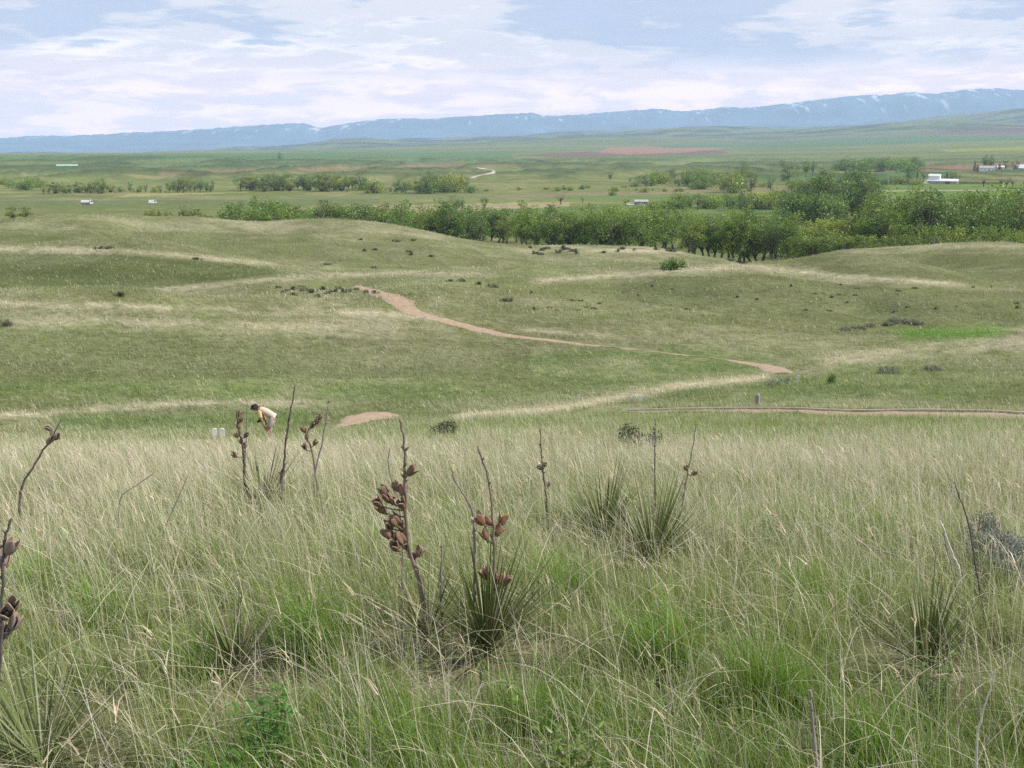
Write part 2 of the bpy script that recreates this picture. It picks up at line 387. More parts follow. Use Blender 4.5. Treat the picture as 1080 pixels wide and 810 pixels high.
# valley floor beyond the river
vf = sstep(255, 330, DG)[...]
base2 = np.array([.155, .185, .07])*np.ones_like(C)
base2 = base2*(.66+.55*f4[..., None])
mv = vf[..., None]; C = C*(1-mv)+base2*mv
mix(sstep(.5, .7, f3)*vf*(DG < 1500), np.array([.24, .22, .11]), .6)
lgreen = np.array([.095, .165, .068]); brown = np.array([.27, .155, .11]); plough = np.array([.20, .125, .10]); tan = np.array([.40, .32, .215])
FIELDS = [
 ([(-300, 213), (60, 212), (400, 209), (400, 216), (60, 219), (-300, 220)], (.13, .165, .068), 300, 1200),
 ([(40, 226), (160, 200), (330, 199), (260, 203), (120, 208)], (.30, .29, .12), 300, 900),
 ([(290, 219), (420, 216), (600, 213), (600, 222), (290, 226)], tan, 380, 900),
 ([(420, 226), (640, 216), (900, 214), (900, 230)], (.115, .175, .058), 380, 1000),
 ([(480, 206), (900, 197), (900, 200), (560, 208)], (.22, .19, .11), 600, 1300),
 ([(600, 206), (800, 204), (800, 210), (600, 210)], (.13, .20, .055), 600, 1300),
 ([(700, 196), (860, 195), (860, 200), (700, 201)], (.20, .19, .09), 700, 1300),
 ([(820, 203), (1200, 201), (1200, 206), (820, 208)], (.12, .20, .05), 500, 1400),
 ([(900, 195), (1200, 192), (1200, 199), (900, 200)], (.13, .20, .055), 700, 1400),
 ([(-300, 175), (60, 172), (320, 168), (560, 169), (560, 175), (170, 180), (-300, 182)], (.125, .17, .075), 1500, 6000),
 ([(-300, 166), (140, 163), (360, 160), (540, 161), (540, 167), (300, 169), (-300, 171)], lgreen*1.05, 2000, 9000),
 ([(150, 181.5), (300, 178.5), (420, 174.5), (560, 172), (560, 174), (420, 177), (300, 180.5), (180, 183)], brown, 1200, 4000),
 ([(470, 169), (620, 165), (760, 162), (760, 166), (620, 169), (500, 171.5)], (.12, .17, .06), 1800, 5000),
 ([(535, 164.5), (600, 160.5), (760, 158.5), (770, 162), (600, 166)], plough*.85, 2000, 7000),
 ([(632, 161), (640, 155.5), (730, 153), (770, 156), (720, 161), (660, 163)], brown*1.15, 2200, 9000),
 ([(680, 153), (770, 151), (960, 144), (1200, 139), (1200, 145), (1030, 149), (860, 155), (700, 156)], lgreen, 2500, 11000),
 ([(950, 141), (1030, 134), (1200, 131), (1200, 139), (1060, 143)], plough, 3500, 12000),
 ([(990, 158), (1080, 155), (1200, 153), (1200, 156), (1000, 160)], (.25, .27, .06), 1800, 6000),
 ([(915, 180.5), (950, 177), (1080, 170), (1200, 167), (1200, 172), (1000, 180), (930, 182)], brown*1.05, 1100, 4000),
 ([(870, 187), (930, 182), (1010, 181), (1000, 187), (880, 190)], (.09, .19, .06), 900, 3000),
 ([(800, 186), (870, 184), (880, 189), (800, 190)], (.10, .19, .06), 900, 3000),
 ([(640, 150), (820, 146), (930, 141), (930, 144), (820, 149), (700, 153)], (.16, .17, .08), 3500, 12000),
]
for poly, col, d0, d1 in FIELDS:
    mix(area(poly, d0, d1, 6), np.asarray(col)*(.92), .55 if col is tan else .85)
# dark wooded or scrubby ground on the farthest rises
scr = sstep(.46, .62, f4*.5+fbm(GX/260, GY/160, 4, 95)*.5)
mix(sstep(.42, .58, f4*.5+fbm(GX/260, GY/160, 4, 95)*.5)*sstep(5500, 8000, DG), (.035, .050, .038), .92)
mix(sstep(.22, .04, RID)*sstep(1080, 1250, DG)*(1-sstep(2300, 3000, DG)), (.065, .092, .045), .8)  # bluff folds: darker and paler growth that also imitates their shading
mix(sstep(.45, .75, RID)*sstep(1080, 1250, DG)*(1-sstep(2300, 3000, DG)), (.20, .20, .11), .5)
mix(scr*sstep(1100, 1400, DG)*(1-sstep(1900, 2600, DG)), (.10, .125, .055), .6)
C *= (.9+.2*fbm(GX/5, GY/5, 2, 99))[..., None]

# dirt paths, needed now so that grass keeps off them
PATHS = [  # bearings of the centre line, half width in metres
 ([(373, 300.5), (380, 303), (392, 306), (409, 311.5), (424, 319), (429, 326), (441, 331), (470, 339), (512, 349), (562, 357), (610, 362), (664, 367.5), (720, 374), (770, 380.5), (800, 384), (818, 388.5), (827, 394)], .56, 'winding'),
 ([(628, 436.5), (680, 434), (740, 433), (820, 433.5), (900, 435), (990, 437.5), (1080, 440), (1200, 444), (1330, 449)], .62, 'near'),
 ([(348, 450), (366, 446), (384, 441.5), (404, 438), (420, 436.5)], .8, 'short'),
]
TRACKS = []; SURVEY = {}
for pts, hw, nm in PATHS:
    pp = np.array([hit(x, y, 30 if y > 400 else 45, 200) for x, y in pts])
    t = np.r_[0, np.cumsum(np.hypot(*np.diff(pp[:, :2], axis=0).T))]
    q = np.arange(0, t[-1], .35)
    def sm(v):                          # smooth spline through the survey points
        return pchip(t, v[None, :], q)[0]
    X, Y = sm(pp[:, 0]), sm(pp[:, 1])
    k = np.ones(9)/9; Xs = np.convolve(np.pad(X, 4, 'edge'), k, 'valid'); Ys = np.convolve(np.pad(Y, 4, 'edge'), k, 'valid')
    TRACKS.append((Xs, Ys, hw, nm)); SURVEY[nm] = (q, t)
def off_path(x, y, extra=.0):
    ok = np.ones(len(x), bool)
    for X, Y, hw, nm in TRACKS:
        near = (x > X.min()-3) & (x < X.max()+3) & (y > Y.min()-3) & (y < Y.max()+3) & ok
        ii = np.nonzero(near)[0]
        for c in range(0, len(ii), 20000):
            s = ii[c:c+20000]
            d2 = ((x[s, None]-X[None, ::2])**2+(y[s, None]-Y[None, ::2])**2).min(1)
            ok[s] = d2 > (hw+extra)**2
    return ok
# flatten the bed of each path across its width
for X, Y, hw, nm in TRACKS:
    Zp = lookup(GZ, X, Y)
    k = np.ones(15)/15; Zp = np.convolve(np.pad(Zp, 7, 'edge'), k, 'valid')
    m = (GX > X.min()-4) & (GX < X.max()+4) & (GY > Y.min()-4) & (GY < Y.max()+4)
    I, J = np.nonzero(m)
    for c in range(0, len(I), 8000):
        a, b = I[c:c+8000], J[c:c+8000]
        dd = (GX[a, b][:, None]-X[None])**2+(GY[a, b][:, None]-Y[None])**2
        kk = dd.argmin(1); dm = np.sqrt(dd[np.arange(len(a)), kk])
        wq = 1-sstep(hw+.2, hw+1.6, dm)
        GZ[a, b] = GZ[a, b]*(1-wq)+(Zp[kk]-.02)*wq

# ground sheet
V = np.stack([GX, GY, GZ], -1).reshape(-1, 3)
ii, jj = np.meshgrid(np.arange(NA-1), np.arange(ND-1), indexing='ij')
q = (ii*ND+jj).ravel()
F4 = np.c_[q, q+1, q+ND+1, q+ND][:, ::-1]
F4 = np.c_[q, q+ND, q+ND+1, q+1][:, ::-1]
cap = np.array([[0, 0, -1.6]])
m, nt, o = mat('prairie_ground')
b = N(nt, 'ShaderNodeBsdfDiffuse'); a = N(nt, 'ShaderNodeAttribute', attribute_name='tint')
geo = N(nt, 'ShaderNodeNewGeometry')
def noise(scale, det=4):
    n = N(nt, 'ShaderNodeTexNoise'); n.inputs['Scale'].default_value = scale; n.inputs['Detail'].default_value = det
    n.inputs['Roughness'].default_value = .65
    nt.links.new(geo.outputs['Position'], n.inputs['Vector']); return n
na, nb = noise(2.2, 5), noise(.12, 6)
mr = N(nt, 'ShaderNodeMapRange'); mr.inputs[1].default_value = .3; mr.inputs[2].default_value = .7; mr.inputs[3].default_value = .68; mr.inputs[4].default_value = 1.34
mr2 = N(nt, 'ShaderNodeMapRange'); mr2.inputs[1].default_value = .3; mr2.inputs[2].default_value = .7; mr2.inputs[3].default_value = .82; mr2.inputs[4].default_value = 1.2
nt.links.new(na.outputs['Fac'], mr.inputs[0]); nt.links.new(nb.outputs['Fac'], mr2.inputs[0])
mu = N(nt, 'ShaderNodeMath', operation='MULTIPLY'); nt.links.new(mr.outputs[0], mu.inputs[0]); nt.links.new(mr2.outputs[0], mu.inputs[1])
vm = N(nt, 'ShaderNodeVectorMath', operation='SCALE'); nt.links.new(a.outputs['Color'], vm.inputs[0]); nt.links.new(mu.outputs[0], vm.inputs['Scale'])
nt.links.new(vm.outputs[0], b.inputs['Color'])
bp = N(nt, 'ShaderNodeBump'); bp.inputs['Strength'].default_value = .5; bp.inputs['Distance'].default_value = .25
nt.links.new(na.outputs['Fac'], bp.inputs['Height']); nt.links.new(bp.outputs['Normal'], b.inputs['Normal'])
nt.links.new(b.outputs[0], o.inputs['Surface'])
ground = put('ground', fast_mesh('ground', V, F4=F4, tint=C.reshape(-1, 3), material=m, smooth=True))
tag(ground, 'rolling green prairie with pale dry crests falling to a river valley', 'ground', kind='structure')

for X, Y, hw, nm in TRACKS:
    tx = np.gradient(X); ty = np.gradient(Y); L = np.hypot(tx, ty); nx, ny = -ty/L, tx/L
    n = len(X); q_, t_ = SURVEY[nm]; offs = np.array([-1, -.5, 0, .5, 1.0])
    w_ = hw*(.88+.3*fbm(np.arange(n)/9., np.zeros(n), 3, 5))
    if nm == 'short': w_ = w_*np.interp(np.linspace(0, 1, n), [0, .3, .7, .92, 1], [.15, .55, 1.25, 1.1, .7])
    if nm == 'winding': w_ = w_/hw*np.interp(q_, t_, [.15, .6, .75, 1.0, 1.1, .95, .8, .7, .6, .45, .28, .10, .07, .18, .5, .95, .7])
    if nm == 'near': w_ = w_*np.clip(np.arange(n)/n*1.5+.12, 0, 1)
    P = []
    for k_, of in enumerate(offs):
        jig = (fbm(np.arange(n)/2., np.full(n, k_*7.), 3, 9)-.5)*.55*(abs(of) == 1)
        x = X+nx*(of*w_+jig); y = Y+ny*(of*w_+jig)
        P.append(np.stack([x, y, lookup(GZ, x, y)+.035-.03*(abs(of) == 1)], -1))
    P = np.stack(P, 1)
    i0 = (np.arange(n-1)[:, None]*5+np.arange(4)[None]).ravel()
    f = np.c_[i0, i0+1, i0+6, i0+5]
    po = put('dirt_path', fast_mesh('dirt_path', P.reshape(-1, 3), F4=f, material=M_DIRT, smooth=True))
    tag(po, {'winding': 'pinkish dirt path winding down over the grassy hollow', 'near': 'straight pinkish dirt path with a timber edge across the grass',
             'short': 'short wedge of pink dirt path beside the bending person'}[nm], 'path', kind='structure')
    if nm == 'near':
        mb = MB()
        s = slice(4, None, 3)
        ex = X+nx*(w_+.1); ey = Y+ny*(w_+.1); ez = lookup(GZ, ex, ey)+.05
        mb.tube(list(zip(ex[s], ey[s], ez[s])), .045, 4)
        tag(mb.build('path_edging', M_TIMBER), 'low weathered timber edging along the far side of the dirt path', 'edging', kind='structure')

# roads across the valley
ROADS = [([(-200, 212.5), (0, 211.6), (100, 211.2), (200, 210.8), (300, 210.3), (400, 209.6), (480, 208.4), (560, 207.4), (640, 206.6), (700, 206)], 3.6, 'asphalt', 500, 'grey valley road running level along the flat'),
         ([(840, 202.6), (880, 202.2), (930, 201.6), (1000, 201.0), (1080, 200.2), (1200, 199.5)], 3.4, 'gravel', 560, 'pale gravel road below the barn'),
         ([(503, 176.6), (510, 177.8), (518, 179.2), (523, 180.6), (520, 182.2), (512, 183.8), (503, 185.6), (496, 188)], 2.6, 'gravel', 1000, 'pale dirt road bending up onto the bluffs')]
M_ROAD = simple('old_asphalt', (.16, .15, .15), .9, .1, .05)
for pts, hw, nm, dm, lab in ROADS:
    pp = np.array([hit(x, y, dm) for x, y in pts]); t = np.r_[0, np.cumsum(np.hypot(*np.diff(pp[:, :2], axis=0).T))]
    q = np.arange(0, t[-1], 8.0); X, Y = pchip(t, pp[:, 0][None], q)[0], pchip(t, pp[:, 1][None], q)[0]
    tx = np.gradient(X); ty = np.gradient(Y); L = np.hypot(tx, ty); nx, ny = -ty/L, tx/L; n = len(X)
    P = np.stack([np.stack([X+nx*o_*hw, Y+ny*o_*hw, lookup(GZ, X+nx*o_*hw, Y+ny*o_*hw)+.25-.2*abs(o_)], -1) for o_ in (-1, 0, 1)], 1)
    i0 = (np.arange(n-1)[:, None]*3+np.arange(2)[None]).ravel()
    tag(put('road', fast_mesh('road', P.reshape(-1, 3), F4=np.c_[i0, i0+1, i0+4, i0+3], material=M_ROAD if nm == 'asphalt' else M_DRYDIRT, smooth=True)), lab, 'road', kind='structure')

# ------------------------------------------------------------------ mountains
MC = [(-600, 152), (-300, 150), (0, 146), (30, 143.5), (100, 142), (140, 139.5), (200, 137), (260, 132.5), (305, 130), (320, 129.5), (336, 134.5), (360, 131), (380, 128), (400, 125.5), (420, 124.5),
      (450, 125), (480, 123), (520, 121), (560, 118.5), (576, 122), (600, 121), (640, 118), (690, 114), (720, 117), (760, 113), (800, 112), (840, 107.5), (880, 103), (900, 100.5), (930, 100), (960, 97), (990, 98.5), (1020, 93.5), (1050, 93), (1080, 94.5), (1140, 95), (1300, 90), (1700, 96)]
ma = np.radians(np.arange(-44, 44.01, .07)); md = np.linspace(14200, 20500, 70)
caz = [math.atan2(*at(c, r, 1.0)[:2]) for c, r in MC]; cel = [at(c, r, 1.0)[2] for c, r in MC]
crest = np.interp(ma, caz, cel)+(fbm(ma*220, ma*0, 4, 3)-.5)*.0012
MX = np.sin(ma)[:, None]*md[None]; MY = np.cos(ma)[:, None]*md[None]
u = (md-14200)/6300
prof = np.interp(u, [0, .2, .42, .5, .62, 1], [0, .28, .62, .86, 1, .9])
rid = 1-np.abs(2*fbm(MX/1200+.6*MY/2300, MY/2400, 5, 13)-1)
topz = crest[:, None]*18100
MZ = -200+(topz+200)*prof[None]*(1-.22*(1-rid)*np.sin(np.pi*np.clip(u*1.55, 0, 1))[None])
MZ = np.minimum(MZ, (crest[:, None]*np.maximum(md[None], 1)))
q = (np.arange(len(ma)-1)[:, None]*len(md)+np.arange(len(md)-1)[None]).ravel()
snow_n = fbm(MX/130, MY/300, 4, 33); hgt = MZ/np.maximum(topz, 1)
snow = .7*sstep(.70, .80, snow_n+(hgt-.93)*1.3)*sstep(.55, .8, hgt)
snow = np.maximum(snow, sstep(.70, .78, fbm(MX/75+3, MY/700, 3, 37)+.0*hgt)*sstep(.5, .8, hgt)*.55)
mc = np.array([.07, .13, .20])[None, None]*(.45+1.1*fbm(MX/420, MY/420, 4, 44))[..., None]  # forest colour tinted blue to strengthen the look of distant haze
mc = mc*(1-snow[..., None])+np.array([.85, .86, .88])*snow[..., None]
mm, nt, o = mat('haze_blue_wooded_mountains')
b = N(nt, 'ShaderNodeBsdfDiffuse'); a = N(nt, 'ShaderNodeAttribute', attribute_name='tint')
nt.links.new(a.outputs['Color'], b.inputs['Color']); nt.links.new(b.outputs[0], o.inputs['Surface'])
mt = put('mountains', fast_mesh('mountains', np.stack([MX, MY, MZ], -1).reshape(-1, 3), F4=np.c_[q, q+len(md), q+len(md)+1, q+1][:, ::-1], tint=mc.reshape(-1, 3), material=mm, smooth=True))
tag(mt, 'long haze-blue mountain range with snow patches along its crest', 'mountains', kind='structure')
ZTOP = float(MZ.max())
# ------------------------------------------------------------------ sky, sun, air
SUN_EL, SUN_AZ = math.radians(41), math.radians(94)       # azimuth clockwise from straight ahead: behind, to the right
W = bpy.data.worlds.new('World'); S.world = W; W.use_nodes = True
nt = W.node_tree; nt.nodes.clear()
o = N(nt, 'ShaderNodeOutputWorld'); bg = N(nt, 'ShaderNodeBackground'); bg.inputs['Strength'].default_value = .1
sk = N(nt, 'ShaderNodeTexSky', sky_type='NISHITA'); sk.sun_disc = False
sk.sun_elevation = SUN_EL; sk.sun_rotation = SUN_AZ
tc = N(nt, 'ShaderNodeTexCoord')
def wmap(sc, loc=(0, 0, 0)):
    mp = N(nt, 'ShaderNodeMapping'); mp.inputs['Scale'].default_value = sc; mp.inputs['Location'].default_value = loc
    nt.links.new(tc.outputs['Generated'], mp.inputs['Vector']); return mp
def wnoise(mp, scale, det, rough=.55, dist=0.0):
    n = N(nt, 'ShaderNodeTexNoise'); n.inputs['Scale'].default_value = scale; n.inputs['Detail'].default_value = det
    n.inputs['Roughness'].default_value = rough; n.inputs['Distortion'].default_value = dist
    nt.links.new(mp.outputs['Vector'], n.inputs['Vector']); return n
def ramp(src, a, b, lo=0.0, hi=1.0):
    r = N(nt, 'ShaderNodeMapRange', interpolation_type='SMOOTHSTEP')
    r.inputs[1].default_value = a; r.inputs[2].default_value = b; r.inputs[3].default_value = lo; r.inputs[4].default_value = hi
    nt.links.new(src, r.inputs[0]); return r.outputs[0]
def math_(op, a, b):
    n = N(nt, 'ShaderNodeMath', operation=op)
    for k, v in ((0, a), (1, b)):
        if isinstance(v, (int, float)): n.inputs[k].default_value = v
        else: nt.links.new(v, n.inputs[k])
    return n.outputs[0]
def cmix(f, a, b):
    n = N(nt, 'ShaderNodeMix', data_type='RGBA')
    for s, v in (('Factor', f), ('A', a), ('B', b)):
        if isinstance(v, tuple): n.inputs[s].default_value = (*v, 1)
        elif isinstance(v, float): n.inputs[s].default_value = v
        else: nt.links.new(v, n.inputs[s])
    return n.outputs['Result']
big = wnoise(wmap((2.6, 2.6, 15), (SKX, 0, SKZ)), 1.5, 7, .56, .25)      # broad sheets of cloud
sml = wnoise(wmap((6.5, 6.5, 34), (3.1, 1.7, .4)), 2.0, 6, .6, .3)          # their lumps and tops
sep = N(nt, 'ShaderNodeSeparateXYZ'); nt.links.new(tc.outputs['Generated'], sep.inputs[0])
low = ramp(sep.outputs['Z'], .035, .085)                                     # clouds close up into a white bank at the horizon
thin = math_('ADD', big.outputs['Fac'], math_('MULTIPLY', math_('SUBTRACT', sml.outputs['Fac'], .5), .6))
bl = math_('MULTIPLY', ramp(thin, .435, .54), low)
under = (4.2, 4.9, 6.6); body = (7.7, 7.3, 7.8); bright = (11.6, 10.4, 10.2); bluesky = (4.2, 5.7, 8.4)
cl = cmix(ramp(sml.outputs['Fac'], .44, .62), body, bright)
cl = cmix(math_('MULTIPLY', bl, .9), cl, under)
hole = math_('MULTIPLY', ramp(thin, .57, .64), low)
cl = cmix(math_('MULTIPLY', hole, .25), cl, bluesky)
lift = ramp(sep.outputs['Z'], .015, .085, 1.5, 1.0)
up = N(nt, 'ShaderNodeVectorMath', operation='SCALE'); nt.links.new(cl, up.inputs[0]); nt.links.new(lift, up.inputs['Scale'])
tintl = N(nt, 'ShaderNodeVectorMath', operation='MULTIPLY'); nt.links.new(up.outputs[0], tintl.inputs[0])
nt.links.new(cmix(low, WARM, (1.0, 1.0, 1.0)), tintl.inputs[1])
allc = cmix(.92, sk.outputs['Color'], tintl.outputs[0])
nt.links.new(allc, bg.inputs['Color']); nt.links.new(bg.outputs[0], o.inputs['Surface'])

sd = bpy.data.lights.new('sun', 'SUN'); sd.energy = 4.2; sd.angle = math.radians(.53); sd.color = (1, .94, .84)
so = bpy.data.objects.new('sun', sd); COL.objects.link(so)
tov = Vector((math.sin(SUN_AZ)*math.cos(SUN_EL), math.cos(SUN_AZ)*math.cos(SUN_EL), math.sin(SUN_EL)))
so.rotation_euler = tov.to_track_quat('Z', 'Y').to_euler()

hz = MB(); hz.box(-23500, 23500, -23500, 23500, -240, ZTOP+60)
m, nt, o = mat('air')
pv = N(nt, 'ShaderNodeVolumePrincipled'); pv.inputs['Color'].default_value = HAZE_COL
pv.inputs['Density'].default_value = HAZE_D; pv.inputs['Anisotropy'].default_value = 0.0
nt.links.new(pv.outputs[0], o.inputs['Volume'])
try: m.cycles.homogeneous_volume = True
except Exception: pass
if HAZE_D > 0: tag(hz.build('haze', m), 'thin bluish air that fades the far hills and mountains', 'haze', kind='stuff')

# ------------------------------------------------------------------ grass
def sample(n, d0, d1, azmax, p=1.0):
    """n spots, area density falling as distance**-p"""
    e = 2.0-p; r = rs.rand(n)
    d = (d0**e+(d1**e-d0**e)*r)**(1/e) if abs(e) > 1e-6 else d0*(d1/d0)**r
    a = np.radians((rs.rand(n)*2-1)*azmax)
    return np.sin(a)*d, np.cos(a)*d
LEAN = math.radians(180+16)      # blown towards the left, slightly towards the viewer
def blades(x, y, h, wd, lean, ldir, tint, tint2, seg, droop=1.8, curl=0.0, wshape=.75, zoff=0.0):
    """curved tapering blades rooted in the ground"""
    n = len(x); z = lookup(GZ, x, y)-.01+zoff
    t = np.linspace(0, 1, seg+1)
    lx, ly = np.cos(ldir), np.sin(ldir)
    yaw = rs.rand(n)*np.pi*2; wx, wy = np.cos(yaw), np.sin(yaw)
    # face the broad side more or less across the lean
    hor = (lean*h)[:, None]*t[None]**droop
    ver = h[:, None]*(t[None]-.5*(np.minimum(lean, 1.2)**2)[:, None]*t[None]**2.4)
    sx = x[:, None]+lx[:, None]*hor+(curl*h)[:, None]*np.sin(t*4.2)[None]*wy[:, None] if hasattr(curl, '__len__') else x[:, None]+lx[:, None]*hor
    sy = y[:, None]+ly[:, None]*hor
    sz = z[:, None]+ver
    ws = wd[:, None]*.5*(1-t[None])**wshape
    L = np.stack([sx-wx[:, None]*ws, sy-wy[:, None]*ws, sz], -1); R = np.stack([sx+wx[:, None]*ws, sy+wy[:, None]*ws, sz], -1)
    Vv = np.empty((n, 2*seg+1, 3)); Vv[:, 0:2*seg:2] = L[:, :seg]; Vv[:, 1:2*seg:2] = R[:, :seg]; Vv[:, 2*seg] = np.stack([sx[:, seg], sy[:, seg], sz[:, seg]], -1)
    tt = np.empty(2*seg+1); tt[0:2*seg:2] = t[:seg]; tt[1:2*seg:2] = t[:seg]; tt[-1] = 1
    k = sstep(.25, .9, tt)[None, :, None]
    cc = (tint[:, None, :]*(1-k)+tint2[:, None, :]*k)*BLADE
    base = (np.arange(n)*(2*seg+1))[:, None]
    s = np.arange(seg-1)
    q4 = np.stack([2*s, 2*s+1, 2*s+3, 2*s+2], -1)
    F4 = (base[:, :, None]+q4[None]).reshape(-1, 4) if seg > 1 else np.zeros((0, 4), int)
    F3 = base+np.array([[2*seg-2, 2*seg-1, 2*seg]])
    return Vv.reshape(-1, 3), F4, F3, cc.reshape(-1, 3)
class Pile:
    def __init__(s): s.V = []; s.F4 = []; s.F3 = []; s.C = []; s.n = 0
    def add(s, r):
        V_, a, b, c = r; s.V.append(V_); s.F4.append(a+s.n); s.F3.append(b+s.n); s.C.append(c); s.n += len(V_)
    def build(s, name, label, cat):
        me = fast_mesh(name, np.concatenate(s.V), np.concatenate(s.F4), np.concatenate(s.F3), np.concatenate(s.C), M_GRASS)
        return tag(put(name, me), label, cat, kind='stuff')
PG = Pile()
green_a = np.array([.100, .146, .036]); green_b = np.array([.165, .202, .068]); lushc = np.array([.082, .152, .020])
straw = np.array([.40, .355, .25]); strawb = np.array([.34, .305, .215]); silver = np.array([.56, .53, .45]); greyb = np.array([.27, .245, .18])
def vary(c, n, s=.18):
    return c*(1+(rs.rand(n, 1)-.5)*2*s)*(1+(rs.rand(n, 3)-.5)*.12)
def dryness(x, y):
    """0 lush .. 1 dry: more dry stems along the brow of the slope"""
    d = np.hypot(x, y)
    return np.clip(.04+.62*fbm(x/2.6, y/2.6, 3, 201)-.16+.38*np.exp(-((d-11)/5.0)**2)-.12*np.exp(-((d-2)/2.2)**2), 0.02, .95)
YUCCAS = {'main': (520, 3.6, .30), 'left': (446, 3.75, .24), 'edge': (4, 3.1, .26), 'small': (232, 3.6, .2), 'upright': (1003, 3.75, .26), 'farther': (640, 6.0, .30),
          'widest': (694, 5.2, .32), 'brow': (272, 7.4, .18), 'sage': (1072, 4.9, .15)}
def clear_of(x, y, k=1.0):
    ok = np.ones(len(x), bool)
    for px, d, r in YUCCAS.values():
        q = stand(px, d); dd = np.hypot(x-q[0], y-q[1]); ok &= (dd > r*k) | (rs.rand(len(x)) < .12)
        # and fewer stems straight in front, where the leaves spread out
        ok &= ~((np.hypot(x-q[0]*(1-.22/d*1.6), y-q[1]*(1-.22/d*1.6)) < r*k*.9) & (rs.rand(len(x)) < .6))
    return ok
def field(n, d0, d1, az, p, per, hs, w, seg, spread, dry_k=1.0):
    """tufts: 'per' blades sprouting round each of n roots"""
    tx, ty = sample(n, d0, d1, az, p)
    keep = off_path(tx, ty, .1) & clear_of(tx, ty); tx, ty = tx[keep], ty[keep]; n = len(tx)
    dr = dryness(tx, ty)
    size = .65+.8*rs.rand(n)
    tdir = rs.rand(n)*2*np.pi
    x = np.repeat(tx, per)+rs.randn(n*per)*spread*np.repeat(size, per); y = np.repeat(ty, per)+rs.randn(n*per)*spread*np.repeat(size, per)
    N_ = n*per; sz = np.repeat(size, per); drr = np.repeat(dr, per)*dry_k
    isdry = rs.rand(N_) < drr
    patch = fbm(x/1.7, y/1.7, 3, 211)
    gmix = (rs.rand(N_, 1)*.6+.4*patch[:, None])
    g1 = green_a*(1-gmix)+green_b*gmix
    lp = sstep(.58, .72, fbm(x/1.3+50, y/1.3, 3, 221))[:, None]
    g1 = g1*(1-.75*lp)+lushc*.75*lp
    g1 = vary(g1, N_)
    g2 = g1*1.12+np.array([.035, .025, .012])
    dm = rs.rand(N_, 1); d1c = vary(greyb*(1-dm)+straw*dm, N_); d2c = vary(straw*(1-dm)+silver*dm, N_, .15)
    c1 = np.where(isdry[:, None], d1c*.6+g1*.4, g1); c2 = np.where(isdry[:, None], d2c, g2)
    h = hs*sz*(.55+.75*rs.rand(N_))*(.7+.6*fbm(x/1.9+9, y/1.9, 2, 231))*np.where(isdry, 1.12, .9)
    lean = np.clip(.05+.75*rs.rand(N_)**2.0+.15*rs.rand(N_), 0, 1.0)
    radial = np.arctan2(y-np.repeat(ty, per), x-np.repeat(tx, per))
    wind = LEAN+rs.randn(N_)*.75
    use = rs.rand(N_) < .55
    ldir = np.where(use, wind, radial)
    w_ = w*(.7+.7*rs.rand(N_))*np.where(isdry, .75, 1)
    PG.add(blades(x, y, h, w_, lean, ldir, c1, c2, seg))
    return
def culms(n, d0, d1, az, p, h0, w, seg=5):
    """single tall straw stems with thin drooping heads"""
    x, y = sample(n, d0, d1, az, p); k = off_path(x, y, .1) & clear_of(x, y, .6); x, y = x[k], y[k]; n = len(x)
    k = rs.rand(n) < .25+.9*dryness(x, y); x, y = x[k], y[k]; n = len(x)
    dm = rs.rand(n, 1); c1 = vary(strawb*(1-dm)+np.array([.22, .22, .10])*dm, n); c2 = vary(straw*(1-dm)+silver*dm, n)
    h = h0*(.55+.7*rs.rand(n)); lean = .05+.8*rs.rand(n)**1.7
    ld = LEAN+rs.randn(n)*.8
    PG.add(blades(x, y, h, w*(.7+.6*rs.rand(n)), lean, ld, c1, c2, seg, 1.8, wshape=.35))
    if d0 < 15:                       # seed heads on some of the stems
        s = np.nonzero(rs.rand(n) < .2)[0]; m_ = len(s); hh = h[s]*.9; l_ = lean[s]
        k = .90; hx = x[s]+np.cos(ld[s])*l_*h[s]*k**1.8; hy = y[s]+np.sin(ld[s])*l_*h[s]*k**1.8
        zt = h[s]*(k-.5*l_**2*k**2.4)+lookup(GZ, x[s], y[s])-lookup(GZ, hx, hy)
        hc = vary(np.array([.36, .30, .21]), m_, .3)
        for q in range(3):
            PG.add(blades(hx, hy, (.035+.05*rs.rand(m_)), w*(1.2+1.2*rs.rand(m_)), .3+1.1*rs.rand(m_), ld[s]+rs.randn(m_)*.6, hc, hc*1.1, 2, 1.2, wshape=.4, zoff=zt-q*.012))
# close at hand, then coarser with distance
DENS = GRASS
field(int(4500*DENS), .7, 5.0, 72, .6, 34, .21, .0030, 4, .040, .60)
field(int(5800*DENS), 5.0, 10.5, 50, .7, 26, .22, .0040, 3, .055, .85)
field(int(11200*DENS), 10.5, 21, 40, .8, 15, .24, .0072, 2, .07)
field(int(15000*DENS), 21, 46, 32, .9, 11, .26, .013, 2, .11)
culms(int(15000*DENS), .9, 6, 72, .7, .42, .0019, 6)
culms(int(25000*DENS), 6, 20, 45, .8, .42, .0034, 4)
culms(int(16000*DENS), 20, 46, 32, .9, .36, .009, 2)
def clump(px, d, n, h, w, spread=.07):
    q = stand(px, d); x = q[0]+rs.randn(n)*spread; y = q[1]+rs.randn(n)*spread
    g = vary(lushc*np.array([1.1, 1.05, 1.1]), n, .3); ra = np.arctan2(y-q[1], x-q[0])
    PG.add(blades(x, y, h*(.5+.6*rs.rand(n)), w*(.7+.6*rs.rand(n)), .1+.6*rs.rand(n), np.where(rs.rand(n) < .6, ra, LEAN), g, g*1.25, 4))
